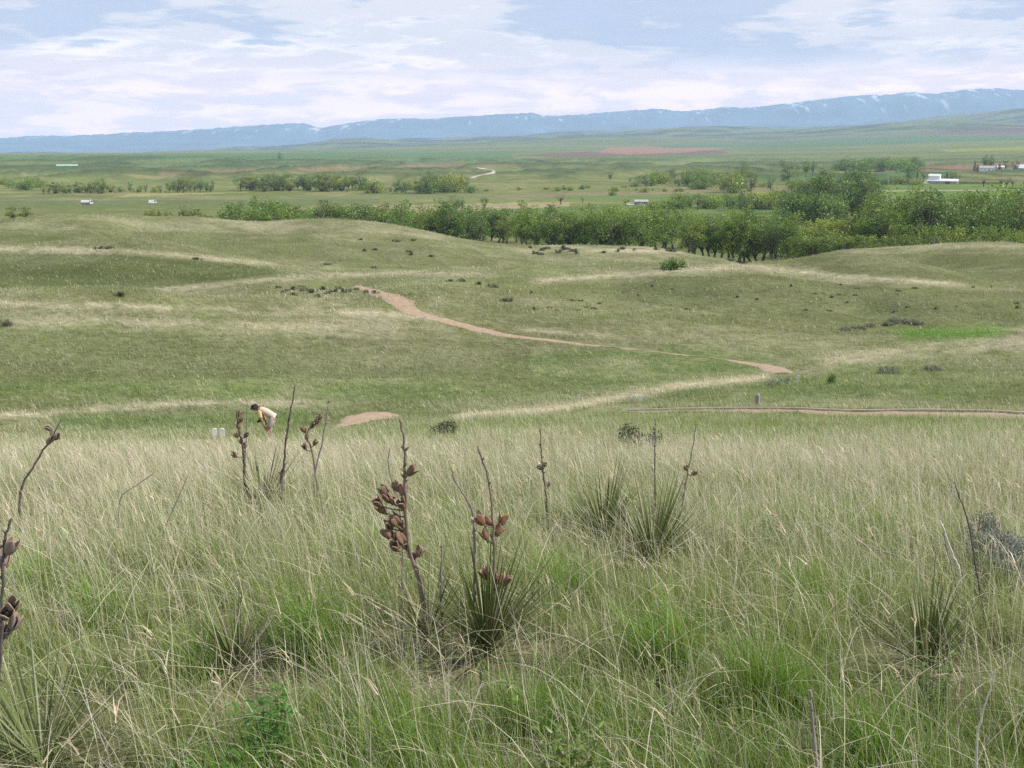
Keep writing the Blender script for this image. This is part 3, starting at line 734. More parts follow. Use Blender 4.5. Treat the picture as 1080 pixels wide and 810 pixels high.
for px_, d_, n_, h_ in ((715, 3.5, 420, .36), (828, 3.3, 380, .32), (322, 3.7, 380, .34), (190, 3.6, 200, .26), (560, 3.0, 260, .28), (960, 3.0, 260, .28), (250, 2.7, 300, .24), (430, 2.8, 220, .26), (90, 4.4, 250, .3), (880, 4.4, 250, .3), (600, 4.3, 240, .3),
                        (20, 5.2, 240, .3), (380, 5.4, 200, .28), (800, 6.0, 260, .3), (930, 6.4, 260, .3), (480, 6.6, 240, .3), (180, 6.4, 220, .3)):
    clump(px_, d_, n_, h_, .0040, .06)
# dead blades lying tangled low between the tufts
x, y = sample(int(15000*DENS), 1.0, 8, 70, .8); n = len(x)
dm = rs.rand(n, 1)
PG.add(blades(x, y, .20*(.5+rs.rand(n)), .0032*(.7+.6*rs.rand(n)), .7+.9*rs.rand(n), rs.rand(n)*6.28, vary(greyb, n), vary(straw*(1-dm)+silver*dm, n), 5, 1.3))
x, y = sample(int(5400*DENS), 1.2, 9, 70, .8); n = len(x); dm = rs.rand(n, 1)
PG.add(blades(x, y, .26*(.4+rs.rand(n)), .0030*(.7+.7*rs.rand(n)), 1.05+.5*rs.rand(n), rs.rand(n)*6.28, vary(strawb, n), vary(straw*(1-dm)+silver*dm, n), 4, 1.05, zoff=.02+.14*rs.rand(n)))
# middle distance: coarse tussocks tinted like the ground they stand on
def tussocks(n, d0, d1, az, p, per, h, w, spread):
    tx, ty = sample(n, d0, d1, az, p); k = off_path(tx, ty, .2); tx, ty = tx[k], ty[k]; n = len(tx)
    x = np.repeat(tx, per)+rs.randn(n*per)*spread; y = np.repeat(ty, per)+rs.randn(n*per)*spread; N_ = n*per
    g = lookup(C, x, y); b_ = np.repeat(rs.rand(n), per)[:, None]
    c1 = g*(.85+.5*b_)*(1+(rs.rand(N_, 1)-.5)*.3); dr = rs.rand(N_, 1) < np.clip((g[:, :1]-.12)*6, .16, .95)
    c2 = np.where(dr, c1*.5+straw*.5, c1*1.12)
    PG.add(blades(x, y, h*(.5+.9*rs.rand(N_)), w*(.7+.6*rs.rand(N_)), .2+.6*rs.rand(N_), LEAN+rs.randn(N_)*.9, c1, c2, 1))
tussocks(int(17000*DENS), 44, 95, 31, 1.0, 8, .26, .035, .22)
tussocks(int(13000*DENS), 90, 240, 30, 1.2, 6, .30, .075, .35)
PG.build('prairie_grass', 'long green and straw coloured grass covering the near slope and hollow', 'grass')
# ------------------------------------------------------------------ trees and shrubs
def leaf_quads(P, size, col, flat=.5):
    """one small folded leaf cluster (two triangles) at each of the points P"""
    n = len(P)
    a = rs.randn(n, 3); a /= np.linalg.norm(a, axis=1)[:, None]
    b = rs.randn(n, 3); b -= a*(a*b).sum(1)[:, None]; b /= np.linalg.norm(b, axis=1)[:, None]
    s = (size*(.6+.8*rs.rand(n)))[:, None] if not hasattr(size, 'shape') else size[:, None]
    V_ = np.stack([P-a*s*.6, P+b*s*.42, P+a*s*.6, P-b*s*.42], 1).reshape(-1, 3)
    F_ = (np.arange(n)[:, None]*4+np.arange(4)[None])
    return V_, F_, np.repeat(col, 4, 0)
def crown_mesh(name, lobes, nper, size, base_col, var=.30):
    Vs, Fs, Cs, o_ = [], [], [], 0
    for (c, r) in lobes:
        n = int(nper*(r[0]*r[2])**.75)
        d = rs.randn(n, 3); d /= np.linalg.norm(d, axis=1)[:, None]
        rad = rs.rand(n)**.38
        wob = .78+.44*vnoise(d[:, 0]*2.3+c[0]*3+9, d[:, 2]*2.3+d[:, 1]*1.7+c[2]*3+9, 5)
        P = np.array(c)+d*np.array(r)*(rad*wob)[:, None]
        lt = 1+(rs.rand()-.5)*.5
        col = base_col*lt*(1+(rs.rand(n, 1)-.5)*2*var)*(1+(rs.rand(n, 3)-.5)*.15)
        v, f, cc = leaf_quads(P, size, col)
        Vs.append(v); Fs.append(f+o_); Cs.append(cc); o_ += len(v)
    return fast_mesh(name, np.concatenate(Vs), F4=np.concatenate(Fs), tint=np.clip(np.concatenate(Cs)*LEAFK*np.array([1.06, 1.0, .70]), 0, 1), material=M_LEAF)
def tree_proto(kind, seed):
    """unit-height tree (1 high): (trunk mesh, crown mesh)"""
    global rs
    keep = rs; rs = np.random.RandomState(seed); rr = random.Random(seed)
    mb = MB(); lobes = []
    if kind == 'cotton':
        H = 1.0; wide = .27+.07*rr.random(); fork = .13+.1*rr.random()
        lean = (rr.uniform(-.05, .05), rr.uniform(-.05, .05))
        mb.tube([(0, 0, -.02), (lean[0]*.4, lean[1]*.4, fork*.6), (lean[0], lean[1], fork)], [.026, .021, .018], 7)
        nl = rr.randint(6, 8)
        for i in range(nl):
            a = 2*math.pi*i/nl+rr.uniform(-.4, .4); rr_ = wide*rr.uniform(.25, .85); z = rr.uniform(.42, .84)
            if i == 0: rr_, z = .05, .88
            tip = (math.cos(a)*rr_+lean[0], math.sin(a)*rr_+lean[1], z)
            midp = (lean[0]+math.cos(a)*rr_*.55, lean[1]+math.sin(a)*rr_*.55, fork+(z-fork)*.5)
            mb.tube([(lean[0], lean[1], fork-.02), midp, tip], [.013, .008, .003], 5)
            q = rr.uniform(.075, .125); lobes.append((tip, (q, q, q*rr.uniform(1.0, 1.5))))
            for k in range(4):
                p2 = (midp[0]+rr.uniform(-.16, .16), midp[1]+rr.uniform(-.16, .16), midp[2]+rr.uniform(-.16, .20))
                mb.tube([midp, p2], [.006, .002], 4)
                q = rr.uniform(.055, .10); lobes.append((p2, (q, q, q*rr.uniform(.7, 1.))))
        col = np.array([[.078, .128, .034], [.068, .115, .034], [.095, .145, .034], [.066, .110, .042]][seed % 4])
        cr = crown_mesh('crown', lobes, 3600, .020, col)
    elif kind == 'round':
        fork = .16; mb.tube([(0, 0, -.02), (0, 0, fork), (.02, 0, .5)], [.028, .02, .008], 6)
        for i in range(22):
            a = rr.uniform(0, 6.28); z = rr.uniform(.14, .90); q_ = math.sqrt(max(0, 1-((z-.55)/.5)**2))*.30
            r0 = q_*rr.uniform(.4, 1.0); p = (math.cos(a)*r0, math.sin(a)*r0, z)
            mb.tube([(0, 0, fork+rr.uniform(0, .2)), p], [.010, .003], 4)
            q = rr.uniform(.07, .13); lobes.append((p, (q, q, q)))
        cr = crown_mesh('crown', lobes, 3000, .024, np.array([[.070, .118, .042], [.085, .125, .045]][seed % 2]))
    elif kind == 'willow':
        for i in range(20):
            a = rr.uniform(0, 6.28); z = rr.uniform(.10, .92); r0 = rr.uniform(.1, .36)*math.sqrt(max(.05, 1-((z-.4)/.62)**2))
            p = (math.cos(a)*r0, math.sin(a)*r0, z)
            mb.tube([(p[0]*.2, p[1]*.2, -.04), (p[0]*.6, p[1]*.6, z*.5), p], [.016, .010, .003], 4)
            q = rr.uniform(.085, .14); lobes.append((p, (q, q, q*1.1)))
        cr = crown_mesh('foliage', lobes, 2400, .030, np.array([[.080, .125, .034], [.112, .148, .038], [.070, .110, .034], [.098, .138, .040]][seed % 4]))
    elif kind == 'shrub':
        for i in range(9):
            a = rr.uniform(0, 6.28); r0 = rr.uniform(.1, .62); z = rr.uniform(.35, .78)*(1-.25*r0)
            p = (math.cos(a)*r0, math.sin(a)*r0, z)
            mb.tube([(math.cos(a)*r0*.2, math.sin(a)*r0*.2, -.04), (p[0]*.7, p[1]*.7, z*.55), p], [.022, .014, .004], 4)
            q = rr.uniform(.22, .33); lobes.append((p, (q, q, q*.85)))
            lobes.append(((p[0]*1.05, p[1]*1.05, z*.42), (q*.9, q*.9, q*.7)))
        col = np.array([[.085, .135, .034], [.105, .15, .036], [.070, .115, .040], [.125, .16, .042]][seed % 4])
        cr = crown_mesh('foliage', lobes, 1000, .050, col)
    elif kind == 'spruce':
        mb.tube([(0, 0, -.02), (0, 0, .97)], [.025, .003], 6)
        for i in range(11):
            z = .12+.085*i; q = .20*(1-z)**.8+.015; lobes.append(((0, 0, z), (q, q, .075)))
        cr = crown_mesh('crown', lobes, 2600, .035, np.array([.028, .055, .034]))
    elif kind == 'bare':
        fork = .2; mb.tube([(0, 0, -.02), (0, 0, fork), (.03, 0, .6)], [.03, .022, .008], 6)
        for i in range(16):
            a = rr.uniform(0, 6.28); z = rr.uniform(.45, .98); r0 = rr.uniform(.08, .34)
            p = (math.cos(a)*r0, math.sin(a)*r0, z); mb.tube([(0, 0, fork+.15*rr.random()), (p[0]*.5, p[1]*.5, z*.65), p], [.012, .008, .002], 4)
            q = rr.uniform(.06, .11); lobes.append((p, (q, q, q)))
        cr = crown_mesh('crown', lobes, 420, .024, np.array([.10, .095, .065]))
    zz = np.empty(len(cr.vertices)*3, np.float32); cr.vertices.foreach_get('co', zz); k_ = 1.0/np.percentile(zz[2::3], 99.3)
    zz *= k_; cr.vertices.foreach_set('co', zz); cr.update(); mb.v = [(x*k_, y*k_, z*k_) for x, y, z in mb.v]
    rs = keep
    return mb.mesh('trunk' if kind not in ('shrub', 'willow') else 'stem', M_BARK, smooth=True), cr
PROTO = {}
def proto(kind, k):
    if (kind, k) not in PROTO: PROTO[(kind, k)] = tree_proto(kind, 100+k+{'cotton': 0, 'willow': 20, 'round': 40, 'shrub': 80, 'spruce': 120, 'bare': 160}[kind])
    return PROTO[(kind, k)]
NAMES = {'willow': 'willow_bush', 'cotton': 'cottonwood_tree', 'round': 'broadleaf_tree', 'shrub': 'shrub', 'spruce': 'spruce_tree', 'bare': 'bare_tree'}
CATS = {'willow': 'bush', 'cotton': 'tree', 'round': 'tree', 'shrub': 'shrub', 'spruce': 'tree', 'bare': 'tree'}
tr = random.Random(5)
def plant(px, d, top, kind, label, group=None, k=None, wide=1.0, sink=.0):
    """a tree on bearing px at range d, as tall as its top shows against row 'top'"""
    p = stand(px, d); zt = at(px, top, d)[2]; h = max(.5, zt-p[2])
    nk = {'willow': 4, 'cotton': 8, 'round': 4, 'shrub': 6, 'spruce': 2, 'bare': 2}[kind]
    tm, cm = proto(kind, tr.randrange(nk) if k is None else k)
    t = thing(NAMES[kind], label, CATS[kind], (p[0], p[1], p[2]-sink), tr.uniform(0, 6.28), group)
    w_ = h*wide*tr.uniform(.88, 1.15)
    for nm, me in (('stem' if kind in ('shrub', 'willow') else 'trunk', tm), ('foliage' if kind in ('shrub', 'willow') else 'crown', cm)):
        o = put(nm, me, t)
    t.scale = (w_, w_, h)
    return t
def row(c0, c1, n, d0, d1, top, kinds, label, group, jit=3.0, wide=1.0, ks=None):
    """trees along a stretch of bearings; 'top' is a list of (bearing, row)"""
    T_ = np.array(top, float)
    for i in range(n):
        px = c0+(c1-c0)*(i+tr.uniform(.1, .9))/n; d = tr.uniform(d0, d1)
        kd = tr.choice(kinds)
        plant(px, d, np.interp(px, T_[:, 0], T_[:, 1])+tr.uniform(-jit*.85, jit), kd, label, group, wide=wide*(1.0 if kd != 'shrub' else 1.0), k=None if ks is None else tr.choice(ks))

# the belt along the river, left to right
row(246, 300, 9, 262, 300, [(246, 223), (262, 216), (285, 213), (300, 220)], ['cotton', 'round'], 'bushy dark green tree at the left end of the river belt, behind the smooth knoll', 'trees at the left end of the river belt', 3, 1.35)
row(300, 425, 22, 400, 440, [(300, 220), (340, 215), (372, 217), (425, 217)], ['cotton', 'round', 'willow'], 'green tree of the river belt between the grassy knoll and the tan field', 'river trees below the tan field', 5, 1.45)
row(415, 560, 22, 375, 420, [(415, 218), (440, 217), (470, 217), (500, 216), (560, 219)], ['cotton'], 'upright cottonwood of the river belt behind the middle of the long grassy ridge', 'cottonwoods behind the middle of the ridge', 7, 1.3)
row(560, 720, 24, 345, 400, [(560, 221), (640, 220), (680, 217), (720, 222)], ['cotton'], 'yellowish green cottonwood of the river belt behind the pale flat with sagebrush', 'cottonwoods behind the sagebrush flat', 7, 1.25, ks=[2, 6, 0, 4])
row(720, 842, 19, 318, 352, [(720, 223), (760, 221), (800, 223), (842, 229)], ['cotton'], 'tall dark trunked cottonwood standing just behind the gully between the two ridges', 'cottonwoods above the gully', 7, 1.1)
row(838, 925, 16, 330, 400, [(838, 236), (880, 232), (925, 236)], ['willow'], 'low yellow green willow in the gap of the river belt, right of the gully', 'willows in the gap of the belt', 6, 1.3, ks=[1, 3])
row(846, 915, 11, 268, 285, [(846, 251), (915, 251)], ['willow'], 'dark low bush along the edge of the right hand ridge, right of the gully', 'low bushes on the ridge edge', 3, 1.5, ks=[0, 2])
row(912, 1000, 15, 330, 375, [(912, 214), (935, 207), (960, 206), (1000, 205)], ['cotton'], 'big leafy cottonwood of the thick grove behind the right hand ridge, below the barn', 'cottonwoods below the barn', 9, 1.3)
row(1000, 1110, 17, 325, 385, [(1000, 205), (1030, 207), (1060, 202), (1110, 204)], ['cotton'], 'big leafy cottonwood of the thick grove behind the right hand ridge, past the barn', 'cottonwoods past the barn', 9, 1.3)
row(920, 1100, 17, 268, 300, [(920, 243), (1000, 241), (1100, 240)], ['willow'], 'rounded light green bush at the foot of the cottonwood grove on the right hand ridge', 'bushes at the foot of the grove', 7, 1.0)
row(1120, 1260, 18, 320, 385, [(1120, 206), (1260, 206)], ['cotton'], 'cottonwood of the thick grove where it runs on beyond the ridge', 'cottonwoods farther along', 6, 1.15)
row(828, 922, 17, 560, 640, [(828, 192), (848, 190), (868, 183), (880, 180), (915, 182), (922, 190)], ['cotton', 'round'], 'tree of the tall clump standing in the green meadow beyond the river belt', 'tall clump in the meadow', 7, 1.1)
row(826, 880, 8, 540, 560, [(826, 209), (850, 206), (880, 203)], ['shrub'], 'round dark bush at the foot of the tall clump in the meadow', 'bushes below the tall clump', 4, 1.0, ks=[0, 2, 4])
# single trees nearer than the far valley
plant(263, 485, 207.5, 'round', 'single small round tree standing above the left end of the river belt', k=0)
plant(199, 470, 211, 'bare', 'thin greyish half bare tree behind the small thicket on the crest', k=0, wide=1.2)
plant(469, 620, 209, 'round', 'small tree at the edge of the tan field, left of a pair with dark crowns', k=1)
plant(481, 615, 205, 'cotton', 'tallest of three trees at the edge of the tan field', k=1)
plant(487, 625, 208, 'cotton', 'rightmost and narrow crowned tree of three at the edge of the tan field', k=3)
plant(511, 610, 208, 'round', 'olive green tree standing alone at the end of the tan field', k=3)
plant(552, 420, 212, 'cotton', 'dark tree rising above its neighbours in the middle of the river belt', k=0, wide=1.2)
plant(655, 410, 212.5, 'round', 'broad pale tree rising above the belt in front of the small grey house', k=1, wide=1.3)
for i, (c, t_, w_) in enumerate([(16, 217.5, 1.1), (29, 218, 1.1)]):
    plant(c, 229, t_, 'willow', ['left half of the dense green thicket alone on the far crest', 'right half of the dense green thicket alone on the far crest'][i], k=0, wide=w_*1.5)
row(152, 182, 5, 232, 236, [(152, 223), (182, 222)], ['willow'], 'bush of the low pale green thicket on the far crest, left of a darker thicket', 'pale thicket on the crest', 2, 1.4, ks=[1, 3])
row(190, 226, 7, 236, 240, [(190, 222), (210, 221), (226, 229)], ['willow'], 'bush of the dark green thicket on the far crest below the half bare tree', 'dark thicket on the crest', 2, 1.3, ks=[2, 0])
plant(241, 245, 229, 'willow', 'small lone bush between the dark thicket and the river belt', k=2)
# across the valley
FAR = 'dark blue green tree of the far row below the bluffs, '
row(50, 124, 17, 900, 960, [(50, 194), (80, 194), (115, 190), (124, 198)], ['round', 'cotton', 'willow'], FAR+'beyond the two white vehicles', 'far row beyond the vehicles', 3, 1.35)
row(124, 182, 9, 900, 940, [(124, 199), (145, 194), (182, 199)], ['round', 'shrub'], FAR+'low and ragged', 'far ragged row', 3, 1.1)
row(180, 226, 12, 900, 960, [(180, 190), (205, 189), (226, 192)], ['cotton', 'round'], 'tree of the dense far clump below the bluffs, left of a gap in the row', 'dense far clump', 3, 1.35)
row(256, 385, 30, 900, 960, [(256, 187), (268, 189), (280, 184), (330, 187), (385, 184)], ['cotton', 'round', 'willow'], 'blue green tree of the long far row under the brown strip of ploughed land', 'long far row', 4, 1.3)
row(366, 500, 22, 850, 930, [(366, 198), (420, 191), (440, 186), (475, 185), (500, 196)], ['round', 'shrub', 'round'], 'far tree or bush of the mixed yellow and green row near the pale dirt road', 'mixed far row', 6, 1.1)
plant(490, 930, 184, 'round', 'single dark round tree just below the bend of the pale dirt road', k=0)
row(500, 720, 30, 880, 1000, [(500, 201), (600, 197), (720, 196)], ['shrub'], 'yellow green bush of the long far hedge across the middle of the valley', 'long far hedge', 3, 1.2)
plant(643, 1150, 181, 'cotton', 'lone dark tree above the long far hedge, on the slope', k=1, wide=1.2)
row(660, 760, 18, 950, 1150, [(660, 187), (700, 181), (760, 184)], ['shrub', 'round'], 'small yellow green bush scattered on the slope above the long far hedge', 'scattered bushes on the slope', 5, 1.1)
row(720, 815, 16, 850, 1050, [(720, 193), (782, 183), (815, 190)], ['round', 'shrub'], 'small tree around the house in the meadow, left of the tall clump', 'trees around the meadow house', 5, 1.1)
plant(782, 1000, 171, 'cotton', 'taller dark tree beside the house in the meadow', k=0, wide=1.2)
plant(828, 1080, 170, 'round', 'big lone round tree standing in open pasture above the tall clump', k=2, wide=1.5)
plant(846, 1250, 168, 'cotton', 'left one of two small upright trees in the upper pasture', k=2)
plant(853, 1260, 169, 'cotton', 'right one of two small upright trees in the upper pasture', k=3)
row(712, 826, 16, 640, 700, [(712, 205), (760, 205), (826, 202)], ['shrub', 'round'], 'dark bush of the hedge that crosses the green meadow left of the tall clump', 'hedge across the meadow', 3, 1.1)
row(690, 720, 3, 640, 660, [(690, 214), (720, 208)], ['shrub'], 'bush at the end of the meadow hedge beside the parked cars', 'bushes by the parked cars', 2, 1.1)
plant(646, 820, 201, 'shrub', 'dark round bush beside the pale valley road', k=2)
plant(591, 700, 203, 'bare', 'grey leafless bush beside the pale valley road', k=0, wide=1.7)
plant(614, 720, 206, 'bare', 'smaller grey leafless bush right of another in the valley', k=1, wide=1.5)
row(922, 966, 8, 1060, 1090, [(922, 190), (940, 187), (966, 186)], ['round', 'shrub'], 'small tree along the yard left of the white roofed barn', 'trees left of the barn', 3, 1.15)
plant(954, 1130, 174.5, 'round', 'biggest tree at the farm, just left of the barn', k=0, wide=1.3)
plant(962, 1120, 180, 'spruce', 'narrow dark spruce beside the big tree at the farm', k=0)
plant(969, 1130, 177, 'bare', 'tall pale brownish tree left of the barn roof', k=1, wide=1.4)
row(988, 1006, 4, 1130, 1150, [(988, 183), (998, 181), (1006, 185)], ['spruce', 'round'], 'dark tree close behind the long barn roof', 'dark trees behind the barn', 2, 1.2)
plant(1021, 1450, 170, 'spruce', 'left spruce of the row at the upper farmhouse', k=0, wide=1.2)
plant(1024, 1460, 173, 'spruce', 'small spruce next to the left one at the upper farmhouse', k=1, wide=1.2)
plant(1031, 1470, 163.5, 'cotton', 'tall broad tree behind the upper farmhouse', k=0, wide=1.1)
plant(1037, 1475, 164, 'cotton', 'right hand neighbour of the tall tree behind the upper farmhouse', k=1, wide=1.1)
plant(1047, 1460, 171.5, 'spruce', 'dark spruce at the right end of the upper farmhouse', k=1, wide=1.6)
plant(1053, 1480, 168.5, 'round', 'olive tree right of the upper farmhouse', k=3, wide=1.2)
plant(1063, 1480, 169.5, 'round', 'small round green tree between the farmhouse and the grey roofed shed', k=0, wide=1.2)
plant(1076, 1430, 168, 'spruce', 'dark spruce in front of the grey roofed shed', k=0, wide=1.5)
plant(1082, 1430, 170, 'spruce', 'dark spruce right of another in front of the grey roofed shed', k=1, wide=1.5)
for c, d in ((1032, 1060), (1056, 1050), (1062, 1060), (1050, 1055)):
    plant(c, d, 185.5, 'bare', 'spreading grey brush beside the dark yard fence right of the barn', 'grey brush right of the barn', wide=1.8)
plant(299, 2500, 161, 'round', 'tiny lone round tree on the far green field', k=0, wide=1.3)
row(57, 66, 3, 1650, 1700, [(57, 177), (66, 177)], ['round'], 'tiny dark tree left of the long green roofed shed', 'trees by the long shed', 1.5, 1.2)
row(85, 165, 8, 1600, 1750, [(85, 181), (120, 178), (165, 180)], ['shrub', 'round'], 'tiny dark bush scattered right of the long green roofed shed', 'bushes by the far track', 3, 1.2)
row(0, 50, 12, 1000, 1150, [(0, 190), (50, 191)], ['shrub'], 'tiny blue green bush dotted on the bluff foot at the edge of the valley', 'bushes on the bluff foot', 4, 1.3)
row(880, 960, 12, 1500, 1700, [(880, 167), (960, 167)], ['shrub'], 'tiny dark bush on the pasture above the brown field', 'bushes on the pasture', 1.5, 1.3)

# ------------------------------------------------------------------ low shrubs of the near hills
def sage_proto(seed, col, n=1500, lf=.07):
    global rs
    keep = rs; rs = np.random.RandomState(seed); rr = random.Random(seed); mb = MB(); lob = []
    for i in range(11):
        a = rr.uniform(0, 6.28); r0 = rr.uniform(0, .75); z = rr.uniform(.35, .8)*(1-.35*r0)
        p = (math.cos(a)*r0, math.sin(a)*r0, z)
        mb.tube([(p[0]*.15, p[1]*.15, -.08), (p[0]*.55, p[1]*.55, z*.5), p], [.035, .02, .006], 4)
        q = rr.uniform(.22, .34); lob.append((p, (q, q, q*.8)))
        lob.append(((p[0], p[1], z*.45), (q*.9, q*.9, q*.6)))
    Vs, Fs, Cs, o_ = [], [], [], 0
    for c, r in lob:
        m_ = n//len(lob); d = rs.randn(m_, 3); d /= np.linalg.norm(d, axis=1)[:, None]
        P = np.array(c)+d*np.array(r)*(rs.rand(m_)**.4)[:, None]
        v, f, cc = leaf_quads(P, lf, col*(1+(rs.rand(m_, 1)-.5)*.7)); Vs.append(v); Fs.append(f+o_); Cs.append(cc); o_ += len(v)
    rs = keep
    return mb.mesh('stem', M_TWIG, True), fast_mesh('foliage', np.concatenate(Vs), F4=np.concatenate(Fs), tint=np.concatenate(Cs)*1.6, material=M_SAGE)
SAGE = {'dark': [sage_proto(300+i, np.array([.075, .088, .052])) for i in range(3)],
        'green': [sage_proto(310+i, np.array([.085, .135, .038])) for i in range(2)],
        'grey': [sage_proto(320+i, np.array([.14, .155, .115])) for i in range(3)], 'fine': [sage_proto(330+i, np.array([.135, .15, .125]), 9000, .032) for i in range(2)]}
def bush(px, py, rad, hgt, kind, label, group=None, dmin=15, name='sagebrush', dmax=320, d=None):
    p = hit(px, py, dmin, dmax) if d is None else stand(px, d)
    tm, cm = tr.choice(SAGE[kind])
    t = thing(name, label, 'shrub', (p[0], p[1], p[2]-.03), tr.uniform(0, 6.28), group)
    put('stem', tm, t); put('foliage', cm, t); t.scale = (rad, rad, hgt); return t
bush(674, 478, .42, .62, 'dark', 'dark brownish bush alone in tall grass below the edged path')
bush(476, 463, .75, .55, 'dark', 'wide low dark bush in the grass right of the short dirt wedge')
bush(877, 405, .45, .75, 'green', 'dark green rounded shrub near the end of the winding path', dmin=40)
bush(938, 393, .85, .55, 'grey', 'wider of two grey sagebrush clumps across the meadow', dmin=40)
bush(985, 391, .65, .5, 'grey', 'smaller and right hand of two grey sagebrush clumps across the meadow', dmin=40)
bush(841, 438.5, .22, .3, 'green', 'small green weed growing at the edge of the edged path', dmin=40, name='weed')
bush(815, 407, .5, .35, 'grey', 'faint grey sagebrush left of the dark green rounded shrub', dmin=40)
for c, r_ in ((944, 339), (951, 341), (960, 340), (967, 342), (935, 343), (905, 347), (893, 349), (918, 345)):
    bush(c, r_, .75, .5, 'grey', 'grey sagebrush at the edge of the bright green wet meadow', 'sagebrush by the wet meadow', dmin=60)
for c, r_ in ((294, 304), (303, 307), (310, 306), (318, 303), (322, 307), (330, 309), (340, 306), (346, 310), (352, 308), (357, 305), (362, 309), (368, 308), (376, 306), (386, 309), (395, 310), (299, 309), (310, 312), (335, 314)):
    bush(c, r_, tr.uniform(.3, .6), tr.uniform(.3, .55), 'dark', 'dark sagebrush in the patch left of the top of the winding path', 'sagebrush patch by the path top', dmin=70)
for c, r_ in ((384, 265), (395, 264), (432, 266), (433, 269), (455, 271), (394, 283), (345, 280), (208, 274), (104, 262), (127, 312), (5, 343), (114, 262), (474, 297), (486, 297), (505, 300), (520, 303), (534, 318), (418, 255), (380, 253), (436, 254)):
    bush(c, r_, tr.uniform(.5, .9), tr.uniform(.35, .6), 'dark', 'small dark shrub scattered on the grassy slopes below the far crest', 'scattered dark shrubs', dmin=65)
for i in range(26):
    c = tr.uniform(555, 760)
    bush(c, tr.uniform(262, 269), tr.uniform(.5, 1.0), tr.uniform(.5, .95), 'dark', 'dark sagebrush on the pale flat in front of the river belt', 'sagebrush on the pale flat', dmin=150)
bush(711, 284, 2.0, 1.6, 'green', 'bright green willow bush in the dip below the pale flat', dmin=100, name='willow_bush')
bush(790, 273, 1.8, 1.1, 'dark', 'dark bush in the bottom of the gully', dmin=150, name='gully_bush')
bush(770, 275, 1.5, .9, 'grey', 'grey bush at the left bank of the gully', dmin=150, name='gully_bush')
for i in range(38):
    c = tr.uniform(560, 1080)
    bush(c, tr.uniform(300, 330), tr.uniform(.22, .42), tr.uniform(.2, .35), 'dark', 'tiny dark clump dotted over the open slope above the winding path', 'tiny dark clumps', dmin=80)
for c, d, r_ in ((1072, 5.7, .34), (1092, 5.4, .34), (1056, 6.1, .22)):
    t = bush(c, 0, r_, .36, 'fine', 'silvery grey sagebrush in the grass at the foot of the near slope on the right', 'silvery sagebrush close by', d=d)
# ------------------------------------------------------------------ yuccas and dead stalks close by
yr = random.Random(11)
def leaf_blade(mb, org, az, el, L, wd, col, edge, bend):
    """stiff channelled leaf, three points across"""
    d0 = Vector((math.cos(az)*math.cos(el), math.sin(az)*math.cos(el), math.sin(el)))
    side = Vector((-math.sin(az), math.cos(az), 0)); nrm = side.cross(d0)
    n = 5; o_ = len(mb.v); ring = []
    for i in range(n+1):
        t = i/n; p = Vector(org)+d0*(L*t)-Vector((0, 0, 1))*(bend*L*t*t)
        w_ = wd*.5*(1-t**2.2)*(.55+.45*min(1, t*4)); ring += [p-side*w_+nrm*w_*.45, p, p+side*w_+nrm*w_*.45]
    for i in range(len(ring)): mb.v.append(tuple(ring[i])); mb.c.append(edge if i % 3 != 1 else col)
    for i in range(n):
        a = o_+3*i
        mb.f += [(a, a+1, a+4, a+3), (a+1, a+2, a+5, a+4)]; mb.mi += [0, 0]
def rosette(parent, n, L, lo=.12, hi=1.5, pale=.12, wd=.0095, off=(0, 0, 0), azc=None, azs=3.15):
    mb = MB()
    for i in range(n):
        az = yr.uniform(-azs, azs)+(azc or 0); el = lo+(hi-lo)*yr.random()**.8
        k = yr.uniform(.75, 1.2)
        if yr.random() < pale: col = (.34*k, .30*k, .19*k); edge = (.40*k, .36*k, .25*k)
        else:
            g = yr.random(); col = ((.085+.045*g)*k, (.115+.05*g)*k, (.038+.012*g)*k); edge = (col[0]*1.5, col[1]*1.4, col[2]*1.5)
        og = (off[0]+math.cos(az)*.02*math.cos(el), off[1]+math.sin(az)*.02*math.cos(el), off[2]+.02+.05*math.sin(el)*yr.random())
        leaf_blade(mb, og, az, el, L*yr.uniform(.6, 1.1), wd*yr.uniform(.7, 1.2), col, edge, yr.uniform(0, .16))
    return mb.build('leaf_rosette', M_YUCCA, parent, tint=True)
